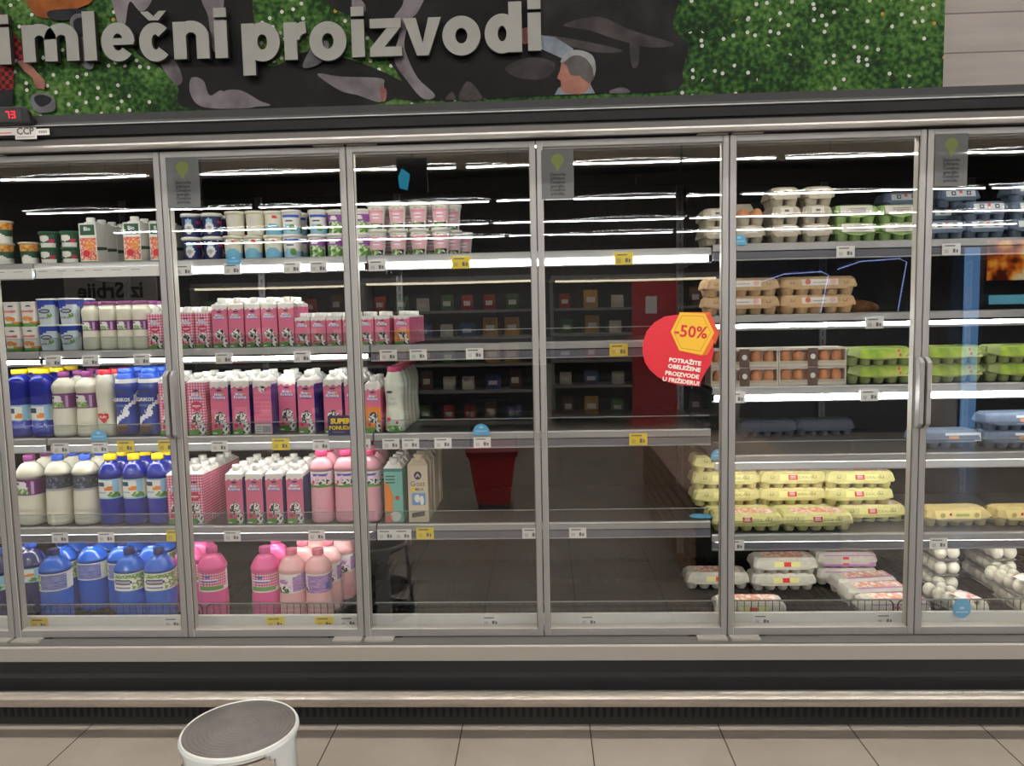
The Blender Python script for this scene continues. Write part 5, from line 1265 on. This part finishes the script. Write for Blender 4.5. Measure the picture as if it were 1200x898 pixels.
KW.put(x_at(1196, 0.262, 0.39), 0.285, DK+0.0625, 'clear pack of white eggs lying at the picture edge, upper one', 'clear egg packs', 0.12)

# ================================================================== PRICE TAGS AND CARDS
def ptag(w, h, m):
    def make():
        t = thing('price_tag'); MB().box(-w/2, w/2, 0, 0.001, -h, 0, m).build('card', t)
        p = MB(); p.rc(-w*0.38, w*0.2, -h*0.24, -h*0.14, -0.0005, INK)
        for k in range(5): p.rc(-w*0.36+k*w*0.045, -w*0.345+k*w*0.045, -h*0.84, -h*0.5, -0.0005, INK)
        p.rc(w*0.08, w*0.22, -h*0.80, -h*0.46, -0.0005, INK); p.rc(w*0.26, w*0.36, -h*0.80, -h*0.52, -0.0005, INK); p.build('print', t); return t
    return make
TW = Kind(ptag(0.064, 0.040, PAPER), 'price tag'); TY = Kind(ptag(0.066, 0.044, YEL), 'price tag')
TYS = YF-0.0052
def tags(K, z, items, grp, colour):
    for px, say in items:
        K.put(x_at(px, TYS, z-0.03), TYS, z-(0.018 if K is TW else 0.012), '%s price tag %s' % (colour, say), grp)
tags(TW, A, [(215, 'below the navy cups'), (272, 'below the first aqua cup'), (342, 'below the blue crowned cups'), (373, 'below the violet cups'), (442, 'below the first pink cups')], 'white tags of the top shelf', 'white')
tags(TY, A, [(540, 'past the pink cups'), (731, 'on the empty fourth door board, topmost')], 'yellow tags of the top shelf', 'yellow')
tags(TW, B_, [(62, 'below the blue tubs'), (106, 'below the first purple capped bottles'), (166, 'below the last purple capped bottle'), (262, 'below the medium pink cartons'), (354, 'below the short pink cartons'), (455, 'below the short cartons past the gap'), (490, 'below the pink and orange cartons'), (556, 'alone on the second shelf edge')], 'white tags of the second shelf', 'white')
tags(TY, B_, [(725, 'on the second empty board of door four')], None, 'yellow')
tags(TW, C_, [(71, 'below the third shelf white bottles'), (117, 'below the red heart bottle'), (257, 'below the third shelf checked carton'), (376, 'below the angled carton'), (424, 'below the frame by the offer card'), (458, 'below the rose capped bottle'), (481, 'just past the rose capped bottle'), (519, 'midway to the round blue card'), (565, 'below the round blue card')], 'white tags of the third shelf', 'white')
tags(TY, C_, [(147, 'below the first splash bottle'), (195, 'below the handle pair'), (329, 'below the turned carton'), (748, 'on the third empty board of door four')], 'yellow tags of the third shelf', 'yellow')
tags(TW, D_, [(70, 'below the slate label bottle'), (124, 'below the first deep blue bottle'), (272, 'below the fourth shelf pink cartons'), (371, 'below the light pink bottles'), (452, 'below the teal carton'), (472, 'between teal and goat cartons'), (622, 'at the third frame pair'), (677, 'on the lowest empty board of door four')], 'white tags of the fourth shelf', 'white')
tags(TY, D_, [(205, 'below the checked carton at the frame'), (498, 'below the goat milk carton')], 'yellow tags of the fourth shelf', 'yellow')
tags(TW, RA, [(991, 'below the grey and green top shelf cartons'), (1115, 'below the blue grey cartons')], 'white tags of the egg top shelf', 'white')
tags(TW, RB, [(1025, 'on the bare board past the brown cartons')], None, 'white'); tags(TW, RC, [(1019, 'below the lime carton'), (863, 'below the sleeved eggs')], 'white tags of the sleeved shelf', 'white')
tags(TW, RE, [(862, 'below the front yellow carton'), (1100, 'below the tan carton')], 'white tags of the yellow carton shelf', 'white')
def lean(K, items, colour, grp):
    for px, say in items: K.put(x_at(px, 0.0975, 0.31), 0.0965, 0.331, '%s price tag on the white riser %s' % (colour, say), grp)
lean(TY, [(46, 'below the ink blue bottle'), (323, 'below the last hot pink bottle'), (380, 'below the pale pink bottles')], 'yellow', 'yellow riser tags')
lean(TW, [(202, 'below the last bright blue bottle'), (408, 'by the second frame gap'), (575, 'below the bare deck of door three'), (690, 'below the bare deck of door four'), (893, 'below the lone pale carton'), (1037, 'below the sloping pile')], 'white', 'white riser tags')
# long paper strips over the top rail of the first doors
for px0, px1, say in ((-30, 38, 'cut by the picture edge'), (42, 190, 'below the fruit cartons')):
    a, c = x_at(px0, TYS, A-0.03), x_at(px1, TYS, A-0.03); w = c-a
    t = thing('price_strip', 'long white paper price strip on the top rail, ' + say, 'price strip', (a+w/2, TYS-0.001, A-0.020))
    MB().box(-w/2, w/2, 0, 0.001, -0.036, 0, PAPER).build('paper', t)
    p = MB()
    for k in range(int(w/0.07)): p.rc(-w/2+0.01+k*0.07, -w/2+0.045+k*0.07, -0.012, -0.010, -0.0005, INK)
    p.build('print', t)
# round blue shelf cards
def talker(px, z, y, label, full=False, s=1.0):
    r = 0.031*s
    t = thing('shelf_card', label, 'shelf card', (x_at(px, y, z), y, z))
    b = MB(); pts = [(-r, 0), (r, 0)] + [(r*math.cos(a), r*0.35+r*math.sin(a)) for a in [i*PI/12 for i in range(0, 13)]]
    if full: pts = [(r*math.cos(i*PI/12), r*0.9+r*1.15*math.sin(i*PI/12)) for i in range(24)]
    b.prism(pts, 0, 0.001, SKYB).build('card', t)
    p = MB(); p.rc(-r*0.7, r*0.7, r*0.42, r*0.56, -0.0005, mat('pale_sky', (170, 215, 238), 0.5)); p.oval(0, r*0.95, r*0.28, r*0.15, -0.0005, mat('pale_sky', (170, 215, 238), 0.5)); p.build('print', t)
talker(116, C_-0.010, TYS-0.002, 'round blue shelf card under the red heart bottle')
talker(564, C_-0.010, TYS-0.002, 'round blue shelf card on the empty third shelf')
talker(866, RA-0.006, TYS-0.002, 'round blue shelf card below the open egg carton', s=0.9)
talker(274, A-0.022, TYS-0.002, 'small blue card below the first aqua cup', s=0.8)
talker(842, RD_-0.012, TYS-0.004, 'blue card in a clear holder by the fourth door gap', s=0.9)
talker(1127, 0.322, 0.094, 'tall oval blue card leaning on the riser by the clear egg packs', True)
t = thing('shelf_card', 'flat sky blue card lying on the lowest empty shelf of door four', 'shelf card', (x_at(822, 0.32, D_), 0.32, D_+0.0005))
MB().rect([(0.045, 0.030, 0, 0.02), (0.045, 0.030, 0.001, 0.02)], SKYB).build('card', t)
a, c = at_y(386, 508, YF+0.008), at_y(413, 485, YF+0.008); w, h = c.x-a.x, 0.075
t = thing('offer_card', 'dark blue offer card with yellow writing before the pink cartons', 'offer card', (a.x+w/2, YF-0.006, C_-0.004))
MB().box(-w/2, w/2, 0, 0.001, 0, h, NAVY).build('card', t)
p = MB(); p.text('SUPER', 0.027, 0.004, h*0.60, -0.0006, YCAP, 0.05); p.text('PONUDA', 0.020, 0.002, h*0.30, -0.0006, YCAP, 0.04); p.rc(-w*0.3, w*0.2, h*0.14, h*0.20, -0.0006, INK); p.build('print', t)

# ================================================================== ON THE GLASS
def notice(px0, px1, py0, py1, label):
    y = -0.0016; a, c = at_y(px0, py1, y), at_y(px1, py0, y); w, h = c.x-a.x, c.z-a.z
    t = thing('energy_notice', label, 'notice', (a.x+w/2, y, a.z))
    g = mat('notice_grey', (104, 107, 107), 0.6, alpha=0.72)
    MB().box(-w/2, w/2, 0, 0.0006, 0, h, g).build('sheet', t)
    p = MB(); gg = mat('pin_green', (104, 116, 54), 0.6); ik = mat('notice_ink', (44, 44, 48), 0.6)
    p.oval(0, h*0.80, w*0.20, h*0.12, -0.0005, gg, 20); p.poly([(-w*0.16, -0.0008, h*0.75), (0, -0.0008, h*0.56), (w*0.16, -0.0008, h*0.75)], gg)
    for k, s in enumerate(('Zatvorite', 'frižidere.', 'Čuvajmo', 'energiju.', 'Čuvajmo', 'prirodu.')): p.text(s, h*0.085, 0, h*(0.475-k*0.078), -0.0007, ik, 0.05)
    p.build('print', t)
notice(197, 232, 184, 244, 'translucent grey energy notice in the top corner of the second door')
notice(635, 672, 175, 234, 'translucent grey energy notice in the top corner of the fourth door')
notice(1094.5, 1135, 156, 219, 'translucent grey energy notice in the top corner of the sixth door')
# red half-price sticker
sy = -0.0035
def g_(px, py): q = at_y(px, py, sy); return (q.x, q.z)
c0 = g_(800, 413)
st = thing('discount_sticker', 'round red sticker with yellow minus fifty percent hexagon on the fourth door glass', 'sticker', (c0[0], sy, c0[1]))
def rel(pts): return [(g_(x, y)[0]-c0[0], g_(x, y)[1]-c0[1]) for x, y in pts]
red = [(793,369),(779,371),(767,378),(758,388),(753.5,401),(753,413),(756,425),(762,434),(771,442),(783,448),(796,451),(808,452),(820.5,453),(822,445),(827,436),(833,427),(836,414),(836,395),(828,378),(812,370)]
def ccw(P):
    a = sum(P[i][0]*P[(i+1) % len(P)][1]-P[(i+1) % len(P)][0]*P[i][1] for i in range(len(P))); return P if a > 0 else P[::-1]
MB().prism(ccw(rel(red)), 0, 0.001, mat('sticker_red', (214, 32, 50), 0.4)).build('red_disc', st)
hx_ = MB(); HO = mat('hex_orange', (226, 104, 40), 0.4); HY = mat('hex_yellow', (236, 186, 44), 0.4); HD = mat('hex_line', (206, 140, 30), 0.4)
def pl(pts, y, m): hx_.poly([(x, y, z) for x, z in ccw(rel(pts))], m)
pl([(796,366),(832,366),(843,390),(829,416),(820,417),(800,412)], -0.0006, HO); pl([(832,366),(843,390),(838,404),(824,374)], -0.0009, mat('hex_deep', (212, 76, 36), 0.4))
pl([(797,366),(826,367.5),(837,390),(823,416),(796,411),(786,389)], -0.0012, HY)
pl([(799,369.5),(824,370.5),(833,390),(820.5,412),(798,408.5),(789,389)], -0.0015, HD); pl([(799.5,370.3),(823.5,371.3),(832.2,390),(820,411),(798.4,407.7),(789.8,389)], -0.0018, HY)
hx_.build('yellow_hexagon', st)
tx = MB(); z_ = g_(809, 391)
tx.text('-50%', 0.054, z_[0]-c0[0], z_[1]-c0[1]-0.012, -0.0022, mat('price_red', (206, 40, 56), 0.4), 0.022, rot=-0.10)
tx.build('price_lettering', st); tx = MB()
for k, (s, px, py) in enumerate((('POTRAŽITE', 802.5, 425), ('OBELEŽENE', 801.5, 432.5), ('PROIZVODE', 799, 440.5), ('U FRIŽIDERU!', 796.5, 448))):
    q = g_(px, py); tx.text(s, 0.0185, q[0]-c0[0]+(0.003 if k == 3 else 0), q[1]-c0[1]-0.003, -0.0008, W, 0.04, rot=-0.15, sx=1.10)
tx.build('lettering', st)

# ================================================================== STOOL IN FRONT
SG = mat('stool_grey', (206, 210, 210), 0.4); SW = mat('stool_rim', (226, 227, 222), 0.35)
ST_TOP = noisy('stool_rubber', [(0.35, (104, 98, 96)), (0.7, (122, 116, 112))], 10, 0.75, 4)
def rub():
    nt, b = nodes(ST_TOP); tc = N(nt, 'ShaderNodeTexCoord'); wv = N(nt, 'ShaderNodeTexWave', wave_type='RINGS', rings_direction='Z'); wv.inputs['Scale'].default_value = 28
    nt.links.new(tc.outputs['Object'], wv.inputs[0]); bp = N(nt, 'ShaderNodeBump'); bp.inputs['Strength'].default_value = 0.35; bp.inputs['Distance'].default_value = 0.002
    nt.links.new(wv.outputs['Fac'], bp.inputs['Height']); nt.links.new(bp.outputs[0], b.inputs['Normal'])
rub()
st_x, st_y = 1.120, -0.769
stool = thing('step_stool', 'round grey plastic step stool with dark ribbed top standing before the fridge', 'step stool', (st_x, st_y, 0))
MB().lathe([(0.128, 0.372), (0.133, 0.396), (0.1335, 0.4005), (0.05, 0.4015)], ST_TOP, 48).build('top_pad', stool)
MB().lathe([(0.1335, 0.380), (0.1335, 0.399), (0.1355, 0.4025), (0.1385, 0.4010), (0.1400, 0.396), (0.1400, 0.390)], SW, 48, caps=False).build('rim', stool)
sh = MB(); n = 72; lv = [(0.1385, 0.3945), (0.1392, 0.3895), (0.1400, 0.382), (0.141, 0.370), (0.145, 0.30), (0.152, 0.22), (0.160, 0.14), (0.168, 0.075), (0.174, 0.045), (0.180, 0.012)]
sh.v = [(r*math.cos(2*PI*j/n), r*math.sin(2*PI*j/n), z) for r, z in lv for j in range(n)]
for i in range(len(lv)-1):
    for j in range(n):
        a = ((j+0.5)*360/n+22) % 90; zc = (lv[i][1]+lv[i+1][1])/2
        hw_ = {1: 22, 2: 28, 3: 30}.get(i, 31 if 4 <= i <= 6 else 0)
        if hw_ and abs(a-45) < hw_: continue
        k = (j+1) % n; sh.face((i*n+j, (i+1)*n+j, (i+1)*n+k, i*n+k), SG, True)
sh.build('shell', stool, solid=0.006)
b = MB(); b.lathe([(0.140, 0.190), (0.141, 0.198), (0.08, 0.199)], mat('stool_step', (96, 92, 90), 0.7), 40); b.build('step_pad', stool)
MB().lathe([(0.180, 0.0), (0.186, 0.002), (0.186, 0.014), (0.178, 0.016)], BLACK, 48).build('base_ring', stool)

# ================================================================== SHOP BEHIND THE CAMERA, MIRRORED IN THE GLASS
def vx(px, D): return x_at(px, D, 1.0)      # mirrored place: a thing at -D shows where one at +D would
# red shopping basket on wheels
bk = thing('shopping_basket', 'red wheeled shopping basket mirrored in the third door glass', 'shopping basket', (vx(577, 2.95), -2.95, 0))
MB().rect([(0.12, 0.16, 0.05, 0.02), (0.17, 0.215, 0.40, 0.03)], mat('basket_red', (196, 20, 30), 0.4)).build('tub', bk)
MB().rect([(0.185, 0.23, 0.40, 0.03), (0.19, 0.235, 0.44, 0.03)], mat('basket_red_dark', (150, 18, 26), 0.4)).build('rim', bk)
MB().tube([(-0.17, 0, 0.40), (-0.17, 0, 0.78), (0.17, 0, 0.78), (0.17, 0, 0.40)], 0.008, BLACK).build('handle', bk)
for sx_ in (-1, 1):
    for sy_ in (-1, 1):
        w_ = MB(); w_.loft([[(sx_*0.10+dx_, sy_*0.13+0.025*math.cos(a), 0.026+0.025*math.sin(a)) for a in [i*PI/6 for i in range(12)]] for dx_ in (-0.01, 0.01)], BLACK); w_.build('wheel', bk)
# slatted wooden produce counter
WOOD = noisy('pale_wood', [(0.3, (150, 118, 92)), (0.7, (178, 146, 118))], 3, 0.55, 5, stretch=(1, 6, 1))
ctx = 2.66
ct = thing('slatted_counter', 'slatted wooden produce counter mirrored beside the yellow egg cartons', 'counter', (ctx, -2.15, 0))
MB().box(-0.02, 0.7, -0.93, 0.93, 0.02, 0.46, mat('counter_core', (40, 36, 34), 0.7)).build('core', ct)
for k in range(6): MB().box(-0.04, -0.02, -0.94, 0.94, 0.02+k*0.075, 0.072+k*0.075, WOOD).build('slat', ct)
MB().box(-0.05, 0.75, -0.95, 0.95, 0.468, 0.49, WOOD).build('top', ct)
# gondolas with packets
GOOD = [mat('packet_%s' % n_, c_, 0.5) for n_, c_ in (('red', (176, 48, 44)), ('ochre', (196, 150, 70)), ('cream', (214, 206, 190)), ('green', (84, 120, 70)), ('blue', (80, 100, 150)), ('brown', (110, 76, 56)))]
GON = mat('gondola_grey', (150, 148, 145), 0.5)
def gondola(w):
    def make():
        t = thing('gondola_shelf')
        MB().box(-w/2, w/2, -0.52, -0.48, 0, 1.82, mat('gondola_back', (84, 80, 78), 0.6)).build('back_panel', t)
        for s in (-1, 1): MB().box(s*w/2-0.02, s*w/2+0.02, -0.52, -0.02, 0, 1.82, GON).build('side_panel', t)
        for z in (0.12, 0.50, 0.82, 1.14, 1.46): MB().box(-w/2, w/2, -0.48, 0, z-0.03, z, GON).build('shelf', t)
        MB().box(-w/2, w/2, -0.52, 0.0, 1.80, 1.86, GON).build('header', t)
        MB().box(-w/2+0.05, w/2-0.05, -0.03, -0.01, 1.775, 1.80, mat('gondola_led', (255, 255, 255), 0.5, emit=(255, 240, 205), es=5)).build('light_strip', t)
        return t
    return make
KG = Kind(gondola(2.1), 'shelf unit')
gx = (vx(430, 6.5)+vx(625, 6.5))/2
KG.put(gx, -6.5, 0, 'long shelf unit mirrored behind the third door', 'mirrored shelf units')
KG.put(gx+2.25, -6.9, 0, 'long shelf unit mirrored behind the fourth door', 'mirrored shelf units')
KG.put(gx-2.25, -6.9, 0, 'long shelf unit mirrored behind the second door', 'mirrored shelf units')
def packet(mm, w, h):
    def make():
        t = thing('snack_packet'); MB().rect([(w/2, 0.05, 0, 0.01), (w/2, 0.06, h*0.5, 0.01), (w/2, 0.012, h, 0.004)], mm).build('pouch', t)
        MB().rc(-w*0.3, w*0.3, h*0.3, h*0.6, -0.0, PAPER).build('print', t).location = (0, 0.064, 0); return t
    return make
PK = [Kind(packet(m_, random.uniform(0.12, 0.19), random.uniform(0.15, 0.24)), 'packet') for m_ in GOOD]
nm_ = ['red', 'ochre', 'cream', 'green', 'blue', 'brown']; zn = {0.12: 'lowest', 0.50: 'second lowest', 0.82: 'middle', 1.14: 'second highest', 1.46: 'highest'}
for u, (ox, oy, say) in enumerate(((gx, -6.5, 'third'), (gx+2.25, -6.9, 'fourth'), (gx-2.25, -6.9, 'second'))):
    for z in (0.12, 0.50, 0.82, 1.14, 1.46):
        for k in range(7 if u == 0 else 6):
            c = random.randrange(6)
            PK[c].put(ox-0.88+k*(0.275 if u == 0 else 0.33)+random.uniform(-0.02, 0.02), oy-0.20, z+0.002, '%s packet, %s along the %s board of the unit mirrored in door %s' % (nm_[c], ORD[k], zn[z], say), 'packets on the mirrored units')
# red stand with a notice
rs = thing('promotion_stand', 'tall red promotion stand mirrored above the discount sticker', 'stand', (vx(768, 5.6), -5.6, 0))
MB().box(-0.24, 0.24, -0.03, 0.03, 0.0, 1.72, mat('stand_red', (176, 24, 32), 0.5)).build('board', rs); MB().box(-0.10, 0.02, 0.03, 0.034, 1.38, 1.56, PAPER).build('notice', rs); MB().box(-0.26, 0.26, -0.2, 0.2, 0, 0.03, BLACK).build('foot', rs)
# hanging screen, deli case, food poster
hs = thing('hanging_screen', 'hanging screen with cyan picture mirrored above the pink cups', 'screen', (vx(489, 7.0), -7.0, 0))
hs.location.z = 2.92
MB().box(-0.19, 0.19, -0.03, 0.03, 0, 0.42, BLACK).build('case', hs); q = MB(); q.poly([(-0.16, 0.031, 0.06), (-0.06, 0.031, 0.03), (-0.02, 0.031, 0.22), (-0.12, 0.031, 0.30), (-0.17, 0.031, 0.2)], mat('screen_cyan', (20, 60, 80), 0.4, emit=(60, 190, 230), es=2.2)); q.build('picture', hs)
MB().tube([(0, 0, 0.42), (0, 0, 0.72)], 0.012, BLACK).build('pole', hs)
sp_ = thing('ceiling_spotlight', 'black spotlight on a stem mirrored high in the fourth door', 'spotlight', (vx(800, 7.0), -7.05, 2.62))
MB().lathe([(0.05, 0.0), (0.075, 0.01), (0.075, 0.24), (0.04, 0.27)], BLACK, 16).build('lamp_head', sp_); MB().tube([(0, 0, 0.26), (0, 0, 1.02)], 0.014, BLACK).build('stem', sp_)
MB().box(-0.55, 0.45, -0.04, 0.04, 0.34, 0.40, BLACK).build('track', sp_)
dc = thing('deli_case', 'chilled deli case with blue edge lights mirrored beside the brown egg cartons', 'deli case', ((vx(890, 6)+vx(1072, 6))/2, -6.0, 0))
w_ = (vx(1072, 6)-vx(890, 6))/2
MB().box(-w_, w_, -0.9, -0.02, 0, 1.28, mat('deli_base', (44, 46, 52), 0.4)).build('base', dc)
MB().box(-w_, w_, -0.9, -0.85, 1.28, 1.98, mat('deli_back', (30, 34, 46), 0.5)).build('back', dc)
EDG = mat('edge_light', (200, 220, 255), 0.4, emit=(150, 175, 255), es=4)
for a_, c_, z_ in ((-w_+0.02, -0.08, 1.80), (0.02, w_-0.06, 1.92)):
    MB().tube([(a_, -0.05, z_-0.10), (a_+0.25, -0.05, z_-0.02), (c_-0.08, -0.05, z_), (c_, -0.05, z_-0.04), (c_-0.08, -0.05, 1.34)], 0.006, EDG).build('edge_light', dc)
def bread():
    t = thing('bread_loaf'); MB().ball((0, 0, 0.09), 0.27, 0.12, 0.10, noisy('crust', [(0.35, (150, 84, 36)), (0.6, (214, 160, 90))], 9, 0.6)).build('crust', t); return t
KB = Kind(bread, 'bread'); KB.put(dc.location.x+w_*0.42, -6.35, 1.295, 'golden bread loaf in the mirrored deli case, beside the frame', 'mirrored loaves'); KB.put(dc.location.x-w_*0.35, -6.35, 1.295, 'golden bread loaf in the mirrored deli case, behind the curve light', 'mirrored loaves')
fp = thing('food_poster', 'backlit poster of orange food mirrored in the last door', 'poster', ((vx(1150, 6)+vx(1235, 6))/2, -6.0, 0)); w_ = (vx(1235, 6)-vx(1150, 6))/2
FOOD = mat('food_picture', (200, 120, 40), 0.5, emit=(220, 130, 40), es=2.2)
def food():
    nt, b = nodes(FOOD); tc = N(nt, 'ShaderNodeTexCoord'); no = N(nt, 'ShaderNodeTexNoise'); no.inputs['Scale'].default_value = 5; nt.links.new(tc.outputs['Object'], no.inputs[0])
    r = ramp(nt, no.outputs['Fac'], [(0.38, (70, 24, 12)), (0.48, (200, 90, 20)), (0.56, (240, 170, 60)), (0.66, (236, 220, 180))]); nt.links.new(r.outputs[0], b.inputs['Base Color']); nt.links.new(r.outputs[0], b.inputs['Emission Color'])
food()
MB().box(-w_, w_, -0.08, 0, 0.0, 2.10, mat('poster_case', (34, 36, 46), 0.4)).build('case', fp); MB().box(-w_+0.03, w_-0.03, 0.0, 0.006, 1.66, 2.09, FOOD).build('picture', fp)
MB().box(-w_+0.06, w_*0.3, 0.0, 0.006, 1.40, 1.50, mat('poster_cyan', (120, 190, 210), 0.5, emit=(110, 190, 215), es=2)).build('caption', fp)
bw = thing('glass_doorway', 'tall pale blue lit doorway panel mirrored past the last frame gap', 'doorway', (vx(1141, 6.3), -6.3, 0))
MB().box(-0.12, 0.12, -0.04, 0, 0, 2.04, mat('doorway_blue', (150, 190, 230), 0.4, emit=(110, 165, 225), es=2)).build('panel', bw); MB().box(-0.15, 0.15, -0.05, -0.04, 0, 2.08, BLACK).build('surround', bw)
# sign reading from the shop, mirrored backwards in the first door
sg_ = thing('hanging_sign', 'pale hanging sign with dark writing mirrored backwards in the first door', 'sign', (vx(135, 4.0), -4.0, 1.52))
MB().box(-0.42, 0.42, -0.02, 0, 0, 0.34, mat('sign_pale', (196, 192, 188), 0.6)).build('board', sg_)
tm = MB(); tm.text('iz Srbije', 0.19, 0, 0.10, 0.0, mat('sign_grey', (24, 24, 26), 0.6), 0.03); tm.v = [(-x_, 0.001, z_) for x_, y_, z_ in tm.v]; tm.build('lettering', sg_)
for s in (-0.3, 0.3): MB().tube([(s, -0.01, 0.34), (s, -0.01, 3.62-1.52)], 0.004, BLACK).build('hanger', sg_)
for o in bpy.data.objects:
    if o.parent and 'category' in o: del o['category']
